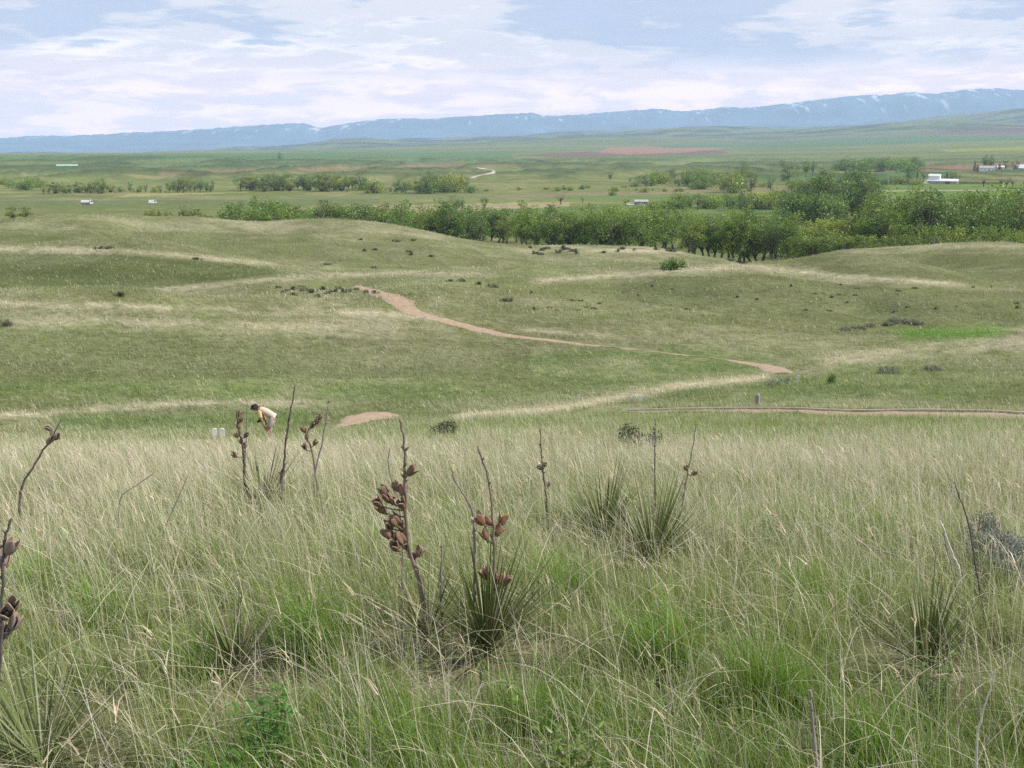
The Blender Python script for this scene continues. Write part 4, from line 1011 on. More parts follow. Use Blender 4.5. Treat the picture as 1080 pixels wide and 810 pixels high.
def pod_mesh(seed, mat_out, flare=1.0):
    """dry capsule split into three woody valves, open at the top"""
    r_ = random.Random(seed); mb = MB()
    Lp, R = .046, .0180
    for v in range(3):
        a0 = v*2.094+r_.uniform(-.15, .15); half = .92+r_.uniform(-.08, .08); fl = flare*r_.uniform(.5, 1.3); nl, na = 8, 6
        out, inn = [], []
        for i in range(nl+1):
            t = i/nl
            rad = R*(math.sin(math.pi*min(1, .10+.62*t))**.75)*(1.05-.25*t)+fl*.010*max(0, t-.45)**1.6*3.0
            wz = half*(1-.9*max(0, (t-.55)/.45)**1.7)
            for k in range(na+1):
                s = -1+2*k/na; a = a0+s*wz; rr_ = rad*(1+.10*(1-abs(s))-.16*math.exp(-(s/.22)**2)*(t > .1))
                p = (math.cos(a)*rr_, math.sin(a)*rr_, t*Lp); out.append(p)
                q_ = max(.05, 1-.0022/max(rr_, .003)); inn.append((p[0]*q_, p[1]*q_, p[2]+.0006))
        W_ = na+1; f1 = []; f2 = []
        for i in range(nl):
            for k in range(na):
                a = i*W_+k; f1.append((a, a+1, a+W_+1, a+W_)); f2.append((a, a+W_, a+W_+1, a+1))
        mb.add(out, f1, 0); mb.add(inn, f2, 1)
        nO = len(mb.v)-2*len(out); rim = []
        path = [k for k in range(na+1)]+[i*W_+na for i in range(1, nl+1)]+[nl*W_+k for k in range(na-1, -1, -1)]+[i*W_ for i in range(nl-1, 0, -1)]
        for a, b_ in zip(path, path[1:]+path[:1]):
            mb.f.append((nO+b_, nO+a, nO+len(out)+a, nO+len(out)+b_)); mb.mi.append(1)
    mb.lathe([(.002, -.014), (.0028, -.004), (.0075, .002), (.006, .007)], 8, 0)      # stalklet and calyx
    mb.lathe([(.004, .006), (.008, .016), (.0065, .03), (.002, .037)], 7, 2)           # seeds inside
    return mb.mesh('seed_pod', [mat_out, M_PODIN, M_RUBBER], True)
PODS = {'brown': [pod_mesh(i, M_POD, .3+.25*i) for i in range(4)], 'red': [pod_mesh(10+i, simple('seed_pod_reddish', (.215, .112, .072), .45, .65, 45, .3), .8) for i in range(3)], 'grey': [pod_mesh(20+i, M_PODGREY, .4) for i in range(3)]}
def stem_points(line, d, loc, dd=0.0):
    n = len(line); return [Vector(at(x, y, d+dd*i/max(1, n-1)))-Vector(loc) for i, (x, y) in enumerate(line)]
def densify(P, k=5, jig=.0):
    P = [Vector(p) for p in P]; out = []
    for i in range(len(P)-1):
        p0 = P[max(i-1, 0)]; p1 = P[i]; p2 = P[i+1]; p3 = P[min(i+2, len(P)-1)]
        for j in range(k):
            t = j/k; q = .5*((2*p1)+(p2-p0)*t+(2*p0-5*p1+4*p2-p3)*t*t+(3*p1-p0-3*p2+p3)*t**3)
            out.append(q+Vector((yr.gauss(0, jig), yr.gauss(0, jig), 0)))
    return out+[P[-1]]
def stalk(parent, name, line, d, r0, r1, m_, loc, pods=(), podkind='brown', podscale=1.0, knots=8, dd=0.0, branches=True):
    """woody stalk that follows surveyed points, with pods on short stalklets"""
    P = densify(stem_points(line, d, loc, dd), 5, r0*.22); mb = MB(); n = len(P)
    mb.tube(P, [r0+(r1-r0)*(i/(n-1))**.9+yr.uniform(-.12, .22)*r0*(1-.6*i/n) for i in range(n)], 7)
    for _ in range(knots):                                     # scars and stubs of old pod stalklets
        i = yr.randrange(int(n*.25), n-1); a = yr.uniform(0, 6.28); l_ = r0*yr.uniform(1.3, 2.2)
        q = P[i]+Vector((math.cos(a)*l_, math.sin(a)*l_, l_*.9)); mb.tube([P[i], q], [r0*.55, r0*.25], 5)
    tips = []
    for (x, y) in pods:
        q = Vector(at(x, y+3, d+dd*.6+yr.uniform(-.025, .025)))-Vector(loc)
        b_ = min(P, key=lambda p: (p-q).length+(abs(p.z-q.z+.02)*.5)); tips.append((q, b_))
        mb.tube([b_, b_.lerp(q, .5)+Vector((0, 0, -.004)), q], [.0032, .0026, .0028], 5)
    s = mb.build(name, m_, parent, smooth=True)
    for q, b_ in tips:
        o = put('seed_pod', yr.choice(PODS[podkind]), s)
        out = (q-b_); out.z = abs(out.z)*.4; dirv = Vector((0, 0, 1))*.75+out.normalized()*.6+Vector((yr.uniform(-.3, .3), yr.uniform(-.3, .3), 0))
        o.location = q; o.rotation_mode = 'QUATERNION'
        o.rotation_quaternion = dirv.to_track_quat('Z', 'Y') @ Matrix.Rotation(yr.uniform(0, 6.28), 3, 'Z').to_quaternion()
        k = podscale*yr.uniform(.88, 1.12); o.scale = (k, k, k)
    return s
def root(px, d): return stand(px, d)

p = root(512, 3.6)
t = thing('yucca_plant', 'dark spiky yucca with reddish open pods on its brown stalk and two bare grey stems', 'yucca', p)
rosette(t, 150, .50, .10, 1.45, .08)
stalk(t, 'flower_stalk', [(512, 686), (516, 650), (520, 615), (521, 580), (520, 550), (517, 520), (513, 497), (504, 470)], 3.58, .0068, .0028, M_STALK, p,
      [(510, 550), (519, 552), (528, 551), (513, 566), (523, 562), (515, 608), (523, 613), (530, 614)], 'red', .95)
stalk(t, 'dead_stem', [(502, 680), (500, 634), (501, 590), (499, 545), (492, 526), (481, 509), (476, 494)], 3.62, .0058, .0026, M_TWIG, p, knots=5)
stalk(t, 'dead_stem', [(468, 676), (465, 640), (465, 612), (466, 590), (466, 574)], 3.7, .0055, .0030, M_TWIG, p, knots=9)
p = root(446, 3.75)
t = thing('yucca_plant', 'sparse yucca whose leaning stalk carries a tall cluster of brown open pods', 'yucca', p)
rosette(t, 60, .42, .10, 1.2, .22)
stalk(t, 'flower_stalk', [(450, 680), (444, 622), (437, 598), (431, 578), (428, 545), (427, 510), (426, 480), (425, 457), (421, 440)], 3.72, .0095, .0026, M_STALK, p,
      [(430, 498), (421, 515), (426, 521), (409, 520), (412, 527), (402, 531), (406, 538), (425, 532), (420, 530), (413, 555), (418, 551), (411, 564), (417, 566), (424, 571), (422, 548), (425, 557), (419, 577), (440, 584), (436, 590), (431, 577), (428, 568)], 'brown', .95, 16)
p = root(4, 3.1)
t = thing('yucca_plant', 'large yucca with long olive and tan leaves and a stalk of greyish pods', 'yucca', p)
rosette(t, 120, .44, .02, .95, .06, .010)
stalk(t, 'flower_stalk', [(-6, 760), (0, 700), (2, 650), (3, 610), (4, 580), (7, 562), (12, 547)], 3.1, .0052, .003, M_DARKSTALK, p,
      [(8, 581), (4, 595), (-2, 571), (11, 640), (5, 648), (12, 661), (4, 670), (-3, 655), (-4, 600)], 'grey', 1.1)
t = thing('yucca_plant', 'small young yucca with yellowish green leaves and no stalk', 'yucca', root(232, 3.6)); rosette(t, 60, .33, .45, 1.4, .35)
t = thing('yucca_plant', 'dense upright dark yucca below a thin dark dead stalk and a white one', 'yucca', root(1003, 3.75)); rosette(t, 100, .40, .40, 1.5, .08)
p = root(640, 6.0); t = thing('yucca_plant', 'broad green yucca between two bare grey stalks, the farther of two neighbours', 'yucca', p); rosette(t, 150, .52, .15, 1.35, .10, .011)
p = root(694, 5.2); t = thing('yucca_plant', 'widest green yucca, with wide spread leaves, in front of a straight bare stalk', 'yucca', p); rosette(t, 170, .52, .08, 1.25, .10, .010)
p = root(272, 7.4); t = thing('yucca_plant', 'yellowish yucca on the brow of the slope beside the pod stalk near the person', 'yucca', p); rosette(t, 90, .50, .3, 1.3, .3, .011)
p = root(1072, 4.9); t = thing('yucca_plant', 'small yucca in front of the silvery sagebrush', 'yucca', p); rosette(t, 40, .26, .3, 1.4, .2)

def dead(label, line, d, r0, r1, m_=None, pods=(), pk='brown', ps=1.0, knots=6, dd=0.0, cat='dead stalk'):
    p = np.array(at(*line[0], d)); g = gz(p[0], p[1]); loc = (p[0], p[1], g)
    t = thing('dead_stalk', label, cat, loc)
    q = line[0]; foot = project(p[0], p[1], g-.03)
    ln = [(q[0], float(foot[1]))]+list(line) if foot[1] > q[1]+4 else list(line)
    stalk(t, 'stem', ln, d, r0, r1, m_ or M_DARKSTALK, loc, pods, pk, ps, knots, dd)
    return t
dead('dry stalk with a string of dark pods standing just left of the bending person', [(258, 505), (257, 482), (255, 465), (251, 450), (249.5, 433)], 7.4, .0105, .004, None,
     [(252, 437), (253, 442), (252, 449), (250.5, 458), (258, 458), (255, 465), (257, 470), (249, 479)], 'brown', 1.0)
dead('thin straight grey stalk between the pod stalk and the bending person', [(258, 500), (260, 455), (260.7, 422)], 8.0, .006, .003, M_TWIG, knots=2)
dead('tall tapering dark bare stalk standing right of the bending person', [(297, 506), (299, 495), (301, 470), (306, 437), (311.5, 405)], 7.0, .0115, .003, None, knots=12)
dead('crooked stalk with scattered brown pods in front of the short dirt wedge', [(334, 508), (329, 476), (324, 459), (328, 449), (336, 438)], 7.4, .008, .0035, M_STALK,
     [(322.6, 471), (323.5, 461), (322, 453), (328, 448.5), (333, 444), (336, 440), (331, 466.5)], 'brown', 1.05)
dead('leaning pale grey stalk crossing the end of the short dirt wedge', [(332, 503), (339, 470), (347.6, 417)], 7.1, .0085, .003, M_TWIG, knots=8)
dead('leaning dark stalk with a few black pods alone at the brow of the slope', [(22, 518), (35, 493), (44, 477), (52, 466), (58, 455), (65, 442)], 7.2, .0085, .003, None,
     [(54.6, 451), (53, 463), (59, 460), (55, 458), (50, 466)], 'grey', 1.0)
dead('thin leaning bare stalk in pale grass below the leaning pod stalk', [(172, 565), (186, 530), (199, 500)], 5.5, .005, .0022, M_TWIG, knots=2)
dead('low thin twig lying over at a slant in pale grass', [(126, 530), (144, 512), (163, 499)], 6.0, .0045, .002, M_TWIG, knots=2)
dead('dark upright stalk with two small knots of pods, leftmost of three in a row', [(578, 560), (577, 545), (575.5, 520), (572.5, 495), (570.5, 475), (569.5, 452)], 6.0, .0075, .0025, None,
     [(571, 492), (574, 489), (578, 510)], 'grey', .75, 12)
dead('perfectly straight dark bare stalk behind the widest yucca', [(691, 560), (691, 520), (690.5, 480), (691, 442)], 6.3, .0062, .0028, None, knots=8)
dead('leaning grey stalk with two reddish pods, rightmost of three in a row', [(718, 555), (720, 530), (725, 500), (730, 475), (735, 445)], 6.3, .0085, .0025, M_TWIG,
     [(724.5, 493), (730, 498)], 'brown', .9, 8)
dead('thin dark forked stalk leaning over the upright dark yucca', [(1040, 668), (1036, 640), (1030, 603), (1021, 550), (1012, 525), (1006, 508)], 4.3, .0048, .002, None, knots=8)
dead('broken silvery white stalk leaning left beside the thin dark one', [(1013, 607), (1006, 588), (1001, 575), (996, 561), (991, 549)], 4.7, .0055, .003, simple('bleached_wood', (.55, .52, .49), .9, .25, 30), knots=4)
dead('grey bare twig standing before the broken white stalk', [(1012, 640), (1007, 610), (999, 580), (995, 560)], 4.5, .0038, .002, M_TWIG, knots=3)
dead('thick weathered grey stick at the very front with a pale broken top', [(862, 830), (860, 800), (858, 770), (856, 745), (854.5, 728)], 2.55, .0055, .0035, M_TWIG, knots=8)
dead('crooked bleached stem standing near the frame edge in front grass', [(1030, 790), (1033, 765), (1040, 740), (1046, 722), (1050, 706)], 2.75, .0032, .0016, simple('bleached_stem', (.50, .47, .42), .9, .2, 30), knots=3)
dead('low dark broken twig half buried in grass above the yuccas on the right', [(950, 592), (935, 583), (917, 577), (902, 570)], 5.0, .0045, .0025, M_TWIG, knots=4)
dead('thin faint grey stalk beside the tall pod cluster', [(424, 560), (416, 520), (410, 490), (411, 472)], 3.8, .003, .0018, M_TWIG, knots=3)

# leafy weeds low in the front grass
def weed(px, d, n, sz, label, col=(.060, .140, .024)):
    p = root(px, d); mb = MB()
    for i in range(n):
        a = yr.uniform(0, 6.28); r0 = yr.uniform(.01, .10)*sz/.05; z = yr.uniform(.05, .26)
        tip = Vector((math.cos(a)*r0, math.sin(a)*r0, z)); mb.tube([(tip.x*.2, tip.y*.2, -.02), tip], [.0015, .0008], 4, 0, (col[0]*1.2, col[1], col[2]))
        for j in range(5):
            q = tip*(.55+.11*j)+Vector((0, 0, .01*j)); aa = yr.uniform(0, 6.28); k = yr.uniform(.75, 1.3)
            leaf_blade(mb, q, aa, yr.uniform(-.1, .8), sz*yr.uniform(.5, 1), sz*.28, tuple(c*k for c in col), tuple(c*k*1.15 for c in col), .25)
    t = thing('leafy_weed', label, 'weed', p); mb.build('foliage', M_YUCCA, t, tint=True); return t
weed(262, 2.75, 34, .05, 'bright green leafy weed low in the front grass, right of the young yucca')
weed(196, 2.45, 28, .05, 'bright green leafy weed at the bottom of the front grass')
weed(606, 2.5, 40, .045, 'yellow green leafy weed in the front grass below the big yucca', (.10, .16, .03))
weed(1010, 3.3, 24, .04, 'dull green weed below the dense upright yucca', (.09, .15, .04))

# ------------------------------------------------------------------ the bending person
def skin(name, pts, edges, rad, material, parent, sub=2):
    me = bpy.data.meshes.new(name); me.from_pydata(pts, edges, [])
    o = bpy.data.objects.new(name, me); COL.objects.link(o)
    md_ = o.modifiers.new('skin', 'SKIN'); md_.use_smooth_shade = True
    sv = me.skin_vertices[0].data
    for i, r in enumerate(rad): sv[i].radius = r if hasattr(r, '__len__') else (r, r)
    sv[0].use_root = True
    s2 = o.modifiers.new('sub', 'SUBSURF'); s2.levels = sub; s2.render_levels = sub
    dg = bpy.context.evaluated_depsgraph_get(); new = bpy.data.meshes.new_from_object(o.evaluated_get(dg))
    bpy.data.objects.remove(o); new.name = name; new.materials.clear(); new.materials.append(material)
    return put(name, new, parent)
M_SKIN = simple('sunburnt_skin', (.33, .18, .135), .6, .08, 20)
M_VEST = simple('beige_cotton', (.56, .46, .37), .9, .08, 12); M_YELLOW = simple('yellow_cotton', (.60, .44, .24), .9, .08, 12)
M_SHORTS = simple('grey_beige_cotton', (.36, .32, .29), .9, .08, 12); M_HAT = simple('black_felt', (.028, .028, .026), .9, .2, 12)
M_SHIRTTAIL = simple('white_cotton', (.78, .74, .70), .9, .05, 12); M_HAIR = simple('dark_hair', (.04, .03, .025), .8, .3, 60); M_SHOE = simple('brown_leather', (.12, .075, .05), .7, .2, 30)
pb = stand(279, 40.0)
# grass is trodden down and short round the feet, so the figure simply stands on the ground
pers = thing('person', 'person in black hat, yellow sleeves, beige vest and shorts bending over, hands on knees', 'person', pb)
pts = [(0, 0, .90), (-.13, 0, 1.01), (-.31, 0, 1.12), (-.45, 0, 1.19), (-.53, 0, 1.215), (-.585, 0, 1.225), (-.665, 0, 1.235), (-.70, 0, 1.175)]
rad = [(.145, .125), (.135, .115), (.155, .125), (.135, .10), .058, .062, (.082, .10), (.05, .06)]
ed = [(i, i+1) for i in range(7)]
def add(p_, r_, link):
    pts.append(p_); rad.append(r_); ed.append((link, len(pts)-1)); return len(pts)-1
add((-.765, 0, 1.205), .017, 6)                                   # nose
for s in (-1, 1):
    add((-.635, s*.088, 1.235), .018, 6)                           # ear
    h_ = add((.0, s*.10, .86), .11, 0); k_ = add((-.215, s*.13, .455), (.066, .062), h_); c_ = add((-.15, s*.135, .29), (.062, .058), k_)
    a_ = add((-.10, s*.14, .09), .042, c_); f_ = add((-.20, s*.15, .045), (.045, .035), a_); add((-.29, s*.155, .035), (.04, .025), f_)
    s_ = add((-.455, s*.175, 1.165), .066, 3); e_ = add((-.385, s*.215, .88), .047, s_); w_ = add((-.305, s*.175, .63), .032, e_)
    pm = add((-.275, s*.155, .565), (.034, .022), w_)
    for j in range(4):                                             # four fingers curled over the knee
        y_ = s*(.128+.017*j); l_ = (.85, 1.0, .95, .75)[j]
        q1 = add((-.277, y_, .53), .0095, pm); q2 = add((-.285, y_, .53-.035*l_), .0088, q1); add((-.276, y_, .50-.045*l_), .0075, q2)
    q1 = add((-.255, s*.125, .56), .011, pm); add((-.235, s*.105, .535), .009, q1)  # thumb
skin('body', pts, ed, rad, M_SKIN, pers)
skin('vest', [(.05, 0, .93), (-.06, 0, .985), (-.2, 0, 1.085), (-.33, 0, 1.15), (-.45, 0, 1.195), (-.50, 0, 1.205)], [(i, i+1) for i in range(5)],
     [(.175, .15), (.17, .145), (.172, .15), (.175, .145), (.165, .12), (.12, .085)], M_VEST, pers)
skin('shirt_tail', [(.085, 0, .905), (.04, 0, .93), (-.02, 0, .965)], [(0, 1), (1, 2)], [(.155, .13), (.172, .15), (.168, .148)], M_SHIRTTAIL, pers)
for s in (-1, 1):
    skin('sleeve', [(-.43, s*.13, 1.185), (-.455, s*.185, 1.15), (-.42, s*.215, 1.0), (-.395, s*.222, .91)], [(0, 1), (1, 2), (2, 3)], [.085, .092, .082, .078], M_YELLOW, pers)
    so_ = skin('shoe', [(-.085, s*.14, .07), (-.17, s*.147, .05), (-.26, s*.153, .042), (-.31, s*.156, .038)], [(0, 1), (1, 2), (2, 3)], [(.055, .06), (.055, .05), (.052, .042), (.035, .03)], M_SHOE, pers)
sp, se, sr = [(-.10, 0, 1.0), (.01, 0, .87)], [(0, 1)], [(.15, .14), (.165, .15)]
for s in (-1, 1):
    a = len(sp); sp += [(-.02, s*.105, .79), (-.10, s*.122, .65), (-.175, s*.13, .53)]; se += [(1, a), (a, a+1), (a+1, a+2)]; sr += [.128, .115, .108]
skin('shorts', sp, se, sr, M_SHORTS, pers)
mb = MB(); mb.lathe([(.118, 0), (.155, -.012), (.158, -.006), (.112, .012), (.104, .05), (.092, .092), (.055, .112), (.01, .116)], 18)
hat = mb.build('hat', M_HAT, pers, smooth=True); hat.location = (-.655, 0, 1.275); hat.rotation_euler = (0, -.28, 0); hat.scale = (1.2, 1.02, 1.1)
skin('hair', [(-.60, 0, 1.28), (-.575, 0, 1.245), (-.58, 0, 1.21)], [(0, 1), (1, 2)], [(.075, .09), (.068, .085), (.05, .065)], M_HAIR, pers)
mb = MB()
for s in (-1, 1): mb.lathe([(.002, -.012), (.011, -.006), (.013, 0), (.011, .006), (.002, .012)], 8, 0, None, (-.735, s*.034, 1.238))
mb.build('eyes', simple('dark_eye', (.03, .02, .02), .2, .1, 5), pers, smooth=True)
cmr = thing('camera', 'black camera hanging by a strap from the neck of the bending person', 'camera', (pb[0]-.47, pb[1]-.09, pb[2]+.80))
mb = MB(); mb.box(-.04, .04, -.065, .065, -.045, .045, 0, .008); mb.build('camera_body', M_HAT, cmr)
mb = MB(); mb.lathe([(.032, 0), (.036, .02), (.034, .075), (.03, .08), (.026, .074)], 14); l_ = mb.build('lens', M_HAT, cmr, smooth=True); l_.location = (-.03, 0, -.01); l_.rotation_euler = (0, -2.2, 0)
mb = MB()
for s in (-1, 1): mb.tube([(0, s*.06, .04), (-.02, s*.075, .2), (-.06, s*.06, .36), (-.06, s*.04, .41)], .008, 5)
mb.build('strap', M_HAT, cmr)

# ------------------------------------------------------------------ stone markers
def marker(px, d, w_, h_, label, m_=None, post=False, group=None):
    p = stand(px, d); mb = MB(); t_ = w_*.36
    if post:
        mb.box(-w_/2, w_/2, -w_/2, w_/2, -.08, h_, 0, w_*.12)
        mb.prism([(-w_*.38, h_), (w_*.38, h_), (w_*.2, h_+.035), (-w_*.2, h_+.035)], -w_*.3, w_*.3)
    else:
        prof = [(-w_/2, -.08), (w_/2, -.08), (w_/2, h_*.86)]+[(w_/2*math.cos(a), h_*.86+h_*.14*math.sin(a)) for a in np.linspace(.25, 2.9, 9)]+[(-w_/2, h_*.86)]
        mb.prism(prof, -t_/2, t_/2)
        mb.prism([(x*.8, z*.93+.02) for x, z in prof if z > 0]+[], -t_/2-.004, -t_/2+.001)
    o = put('stone_marker', mb.mesh('stone_marker', m_ or M_MARBLE), None, p); o.rotation_euler = (0, 0, yr.uniform(-.25, .25)+math.atan2(-p[0], p[1]))
    return tag(o, label, 'stone marker', group)
marker(214.3, 44, .19, .45, 'left one of two white stone markers side by side, left of the bending person')
marker(222.3, 44, .19, .45, 'right one of two white stone markers side by side, left of the bending person')
marker(807, 53, .20, .48, 'dark grey squared stone post beside the edged dirt path', M_GREYSTONE, True)
marker(673.5, 56, .15, .34, 'left one of two small white markers at the pale grass strip')
marker(680, 56, .15, .33, 'right one of two small white markers at the pale grass strip')
marker(612.5, 57, .13, .30, 'tiny lone white marker on the edge of the lush green band')
marker(827.5, 63, .14, .33, 'tiny white marker nearest the bend at the end of the winding path')
marker(838.5, 62, .17, .36, 'darker stone marker, middle of three near the end of the winding path', M_GREYSTONE)
marker(850, 64, .17, .40, 'tiny white marker, farthest from the winding path bend of three')
marker(664.5, 70, .17, .42, 'tiny white marker alone beside the winding path where it grows faint')
marker(447, 84, .14, .3, 'tiny white marker right of the bend in the upper winding path')
marker(459, 88, .14, .3, 'tiny white marker on the slope above the upper winding path')
p = stand(55, 560); mb = MB(); mb.tube([(0, 0, -.1), (0, 0, 1.5)], [.16, .14], 6); mb.tube([(-.25, 0, 1.2), (.25, 0, 1.25)], .09, 5)
tag(put('fence_post', mb.mesh('fence_post', M_DARKWOOD), None, p), 'lone dark wooden post on the valley flat right of a thicket', 'post')

# ------------------------------------------------------------------ farm buildings and vehicles across the valley
def facing(p, extra=0.0): return math.atan2(-p[0], p[1])+extra
def gable(mb, x0, x1, y0, y1, z0, zr, mi=0, over=.4):
    """pitched roof, ridge along x, with thickness"""
    ym = (y0+y1)/2; th = .18
    prof = [(y0-over, z0-.15), (ym, zr), (y1+over, z0-.15), (y1+over, z0-.15-th), (ym, zr-th), (y0-over, z0-.15-th)]
    n = 6; v = [(x0-over, y, z) for y, z in prof]+[(x1+over, y, z) for y, z in prof]
    mb.add(v, [tuple(range(n-1, -1, -1)), tuple(range(n, 2*n))]+[(k, (k+1) % n, n+(k+1) % n, n+k) for k in range(n)], mi)
def house_walls(x0, x1, y0, y1, z1, zr):
    mb = MB(); ym = (y0+y1)/2
    prof = [(y0, -.6), (y1, -.6), (y1, z1), (ym, zr-.35), (y0, z1)]; n = 5
    v = [(x0, y, z) for y, z in prof]+[(x1, y, z) for y, z in prof]
    mb.add(v, [tuple(range(n-1, -1, -1)), tuple(range(n, 2*n))]+[(k, (k+1) % n, n+(k+1) % n, n+k) for k in range(n)])
    return mb
def building(name, label, px, d, L, Wd, zw, zr, wall_m, roof_m, rz=0.0, wins=3, door=True, cat='building'):
    p = stand(px, d); t = thing(name, label, cat, p, facing(p, rz))
    w_ = house_walls(-L/2, L/2, -Wd/2, Wd/2, zw, zr).build('wall', wall_m, t)
    r = MB(); gable(r, -L/2, L/2, -Wd/2, Wd/2, zw, zr); r.build('roof', roof_m, t)
    for i in range(wins):
        x = -L/2+L*(i+.5)/(wins+.0)+(.0 if i else .3)
        m_ = MB(); m_.box(x-.55, x+.55, -Wd/2-.05, -Wd/2+.02, zw*.42, zw*.42+1.0); f_ = m_.build('window', M_WHITE, t)
        m_ = MB(); m_.box(x-.44, x+.44, -Wd/2-.07, -Wd/2-.04, zw*.42+.1, zw*.42+.9); m_.build('pane', M_GLASS, f_)
    if door:
        m_ = MB(); x = L*.12; m_.box(x-.5, x+.5, -Wd/2-.06, -Wd/2+.02, -.1, min(2.05, zw*.8)); m_.build('door', M_REDWALL, t)
    return t
b1 = building('barn', 'long white roofed barn with a raised roof section at one end', 989.5, 1100, 26, 13, 2.6, 4.4, M_GREYWALL, M_METALROOF, -.12, 5)
mb = house_walls(-12.6, -2.8, -2.6, 4.6, 7.0, 8.6); mb.build('raised_wall', M_WHITE, b1)
mb = MB(); gable(mb, -12.6, -2.8, -2.6, 4.6, 7.0, 8.6); mb.build('raised_roof', M_METALROOF, b1)
mb = MB(); mb.box(3, 6.6, -6.62, -6.45, -.1, 2.3); mb.build('barn_door', M_REDWALL, b1)
p = stand(1025, 1095); t = thing('yard_fence', 'long low reddish brown board fence of the farmyard right of the barn', 'fence', p, facing(p))
mb = MB()
for k in range(3): mb.box(-20, 20, -.05, .05, .35+.6*k, .75+.6*k)
mb.build('board', M_REDWALL, t)
for k in range(9):
    mb = MB(); mb.box(-20+5*k-.12, -20+5*k+.12, .06, .3, -.3, 2.2); mb.build('post', M_DARKWOOD, t)
building('farmhouse', 'white farmhouse up the slope among dark spruces', 1034, 1460, 17, 8, 3.6, 6.2, M_WHITE, M_GREYWALL, .1, 4)
building('garage', 'small white garage next to the farmhouse up the slope', 1048, 1470, 8, 7, 3.0, 4.6, M_WHITE, M_METALROOF, .1, 1)
building('machine_shed', 'large grey roofed shed up the slope at the end of the brown field', 1079, 1500, 30, 14, 4.2, 8.4, M_GREYWALL, M_METALROOF, -.2, 3)
building('long_shed', 'long low shed with pale green roof far out on the plain', 77.5, 1640, 27, 9, 2.0, 3.6, M_REDWALL, M_GREENROOF, .05, 5)
building('small_house', 'small blue grey house beside the parked cars in the valley', 675, 700, 8, 5.5, 2.2, 3.2, M_BLUE, M_GREYWALL, .1, 2)
building('meadow_house', 'low house with pale roof half hidden by trees in the meadow', 777, 990, 11, 8, 2.6, 4.6, M_GREYWALL, M_METALROOF, .3, 2)
building('field_shed', 'small blue grey shed in the hedge across the meadow', 796, 730, 4.5, 4, 2.4, 3.3, M_BLUE, M_GREYWALL, .2, 1)
building('cabin', 'long pale cabin at the hedge across the meadow', 768, 720, 6, 3, 2.1, 2.8, M_WHITE, M_GREYWALL, .1, 2)

def wheel(parent, x, y, r):
    mb = MB(); mb.lathe([(r*.6, -.11), (r, -.09), (r, .09), (r*.6, .11)], 14); w_ = mb.build('wheel', M_RUBBER, parent, smooth=False)
    w_.location = (x, y, r); w_.rotation_euler = (math.pi/2, 0, 0)
    mb = MB(); mb.lathe([(r*.2, -.12), (r*.58, -.115), (r*.58, .115), (r*.2, .12)], 12); mb.build('rim', M_GREYWALL, w_)
def car(px, d, label, m_, rz=0.0, kind='car', name='parked_car'):
    p = stand(px, d); t = thing(name, label, 'van' if kind == 'van' else 'car', p, facing(p, rz))
    if kind == 'van':
        prof = [(-2.5, .35), (2.4, .35), (2.5, .9), (2.25, 1.25), (1.55, 2.2), (1.2, 2.35), (-2.4, 2.35), (-2.5, 2.1)]; gl = [(1.5, 1.35), (2.05, 1.35), (1.5, 2.05), (.75, 2.05), (.75, 1.35)]
    else:
        prof = [(-2.15, .35), (2.1, .35), (2.2, .6), (2.1, .85), (1.1, .98), (.45, 1.42), (-1.0, 1.45), (-1.75, 1.0), (-2.15, .92)]; gl = [(-1.5, 1.0), (.85, 1.0), (.35, 1.35), (-.95, 1.37)]
    mb = MB(); mb.prism(prof, -.9, .9); mb.build('body', m_, t)
    mb = MB(); mb.prism(gl, -.92, .92); mb.build('window', M_GLASS, t)
    for x in (-1.45, 1.4):
        for y in (-.85, .85): wheel(t, x, y, .33)
    mb = MB(); mb.box(2.1, 2.24, -.7, -.4, .62, .78); mb.build('headlight', M_WHITE, t)
    mb = MB(); mb.box(2.1, 2.24, .4, .7, .62, .78); mb.build('headlight', M_WHITE, t)
    return t
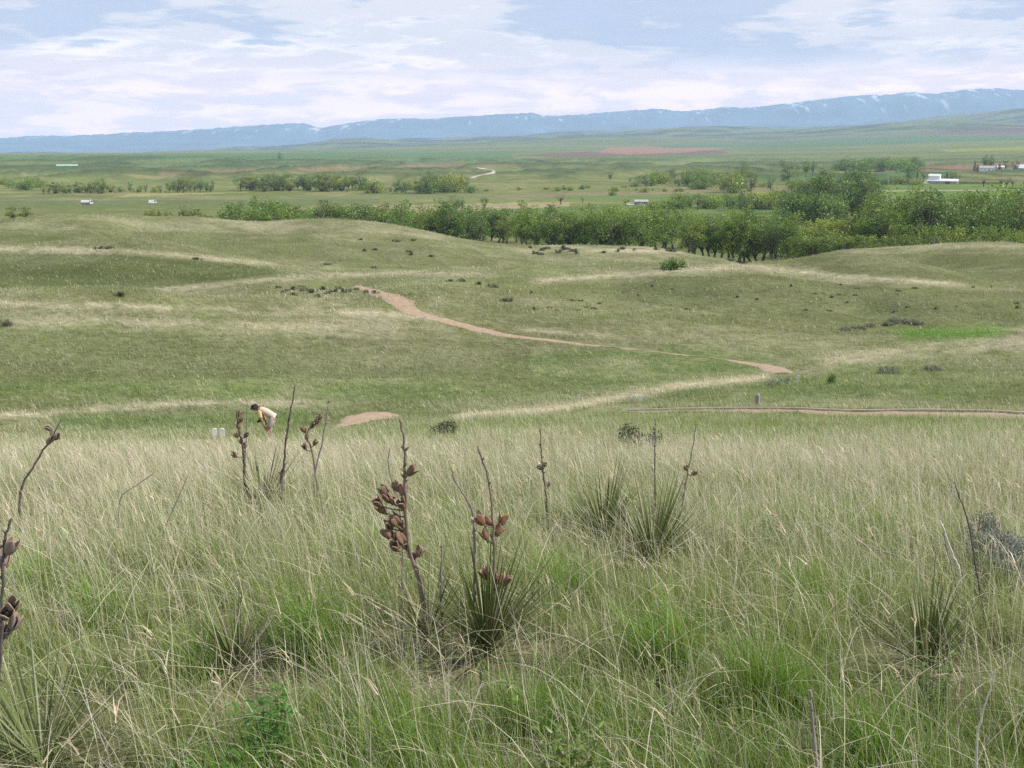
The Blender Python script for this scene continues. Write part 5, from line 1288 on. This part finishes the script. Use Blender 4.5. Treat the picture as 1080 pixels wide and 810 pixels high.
car(664, 690, 'white car parked at the left end of the small blue grey house', M_WHITE, .4)
car(675.5, 686, 'white car parked in front of the small blue grey house', M_WHITE, .1)
car(695, 692, 'white car parked alone on the grass right of the small blue grey house', M_WHITE, -.2)
car(935.5, 860, 'pale car driving on the valley road below the barn', M_WHITE, .05, 'car', 'moving_car')
car(164, 745, 'white van driving on the far valley road, well behind the tank truck', M_WHITE, .0, 'van', 'moving_van')
car(972, 1085, 'white van parked at the left end of the barn', M_WHITE, .3, 'van', 'parked_van')
p = stand(95, 745); t = thing('tank_truck', 'white cab truck pulling a pale grey tank along the far valley road', 'truck', p, facing(p))
mb = MB(); mb.prism([(1.7, .5), (3.6, .5), (3.65, 1.5), (3.3, 1.7), (3.0, 2.9), (1.8, 3.0)], -1.15, 1.15); mb.build('cab', M_WHITE, t)
mb = MB(); mb.prism([(2.3, 1.75), (3.2, 1.75), (2.95, 2.6), (2.3, 2.65)], -1.17, 1.17); mb.build('window', M_GLASS, t)
mb = MB(); mb.tube([(-3.6, 0, 1.75), (-3.4, 0, 1.75), (1.3, 0, 1.75), (1.5, 0, 1.75)], [.8, 1.12, 1.12, .8], 16); mb.build('tank', simple('pale_grey_tank', (.55, .56, .57), .4, .05, .5), t)
mb = MB(); mb.box(-3.6, 3.2, -.5, .5, .45, .75); mb.build('chassis', M_RUBBER, t)
for x in (-3.0, -2.0, .6, 2.8):
    for y in (-1.0, 1.0): wheel(t, x, y, .5)
# ------------------------------------------------------------------ render settings
S.render.engine = 'CYCLES'
S.cycles.max_bounces = 6; S.cycles.diffuse_bounces = 3; S.cycles.glossy_bounces = 2
S.cycles.transmission_bounces = 4; S.cycles.transparent_max_bounces = 4; S.cycles.volume_bounces = 2
S.cycles.use_denoising = False; S.cycles.use_adaptive_sampling = False
S.render.resolution_x, S.render.resolution_y = 1024, 768
S.view_settings.view_transform = 'Standard'; S.view_settings.look = 'None'
S.view_settings.exposure = EXPO; S.view_settings.gamma = 1.0
S.view_settings.use_curve_mapping = False
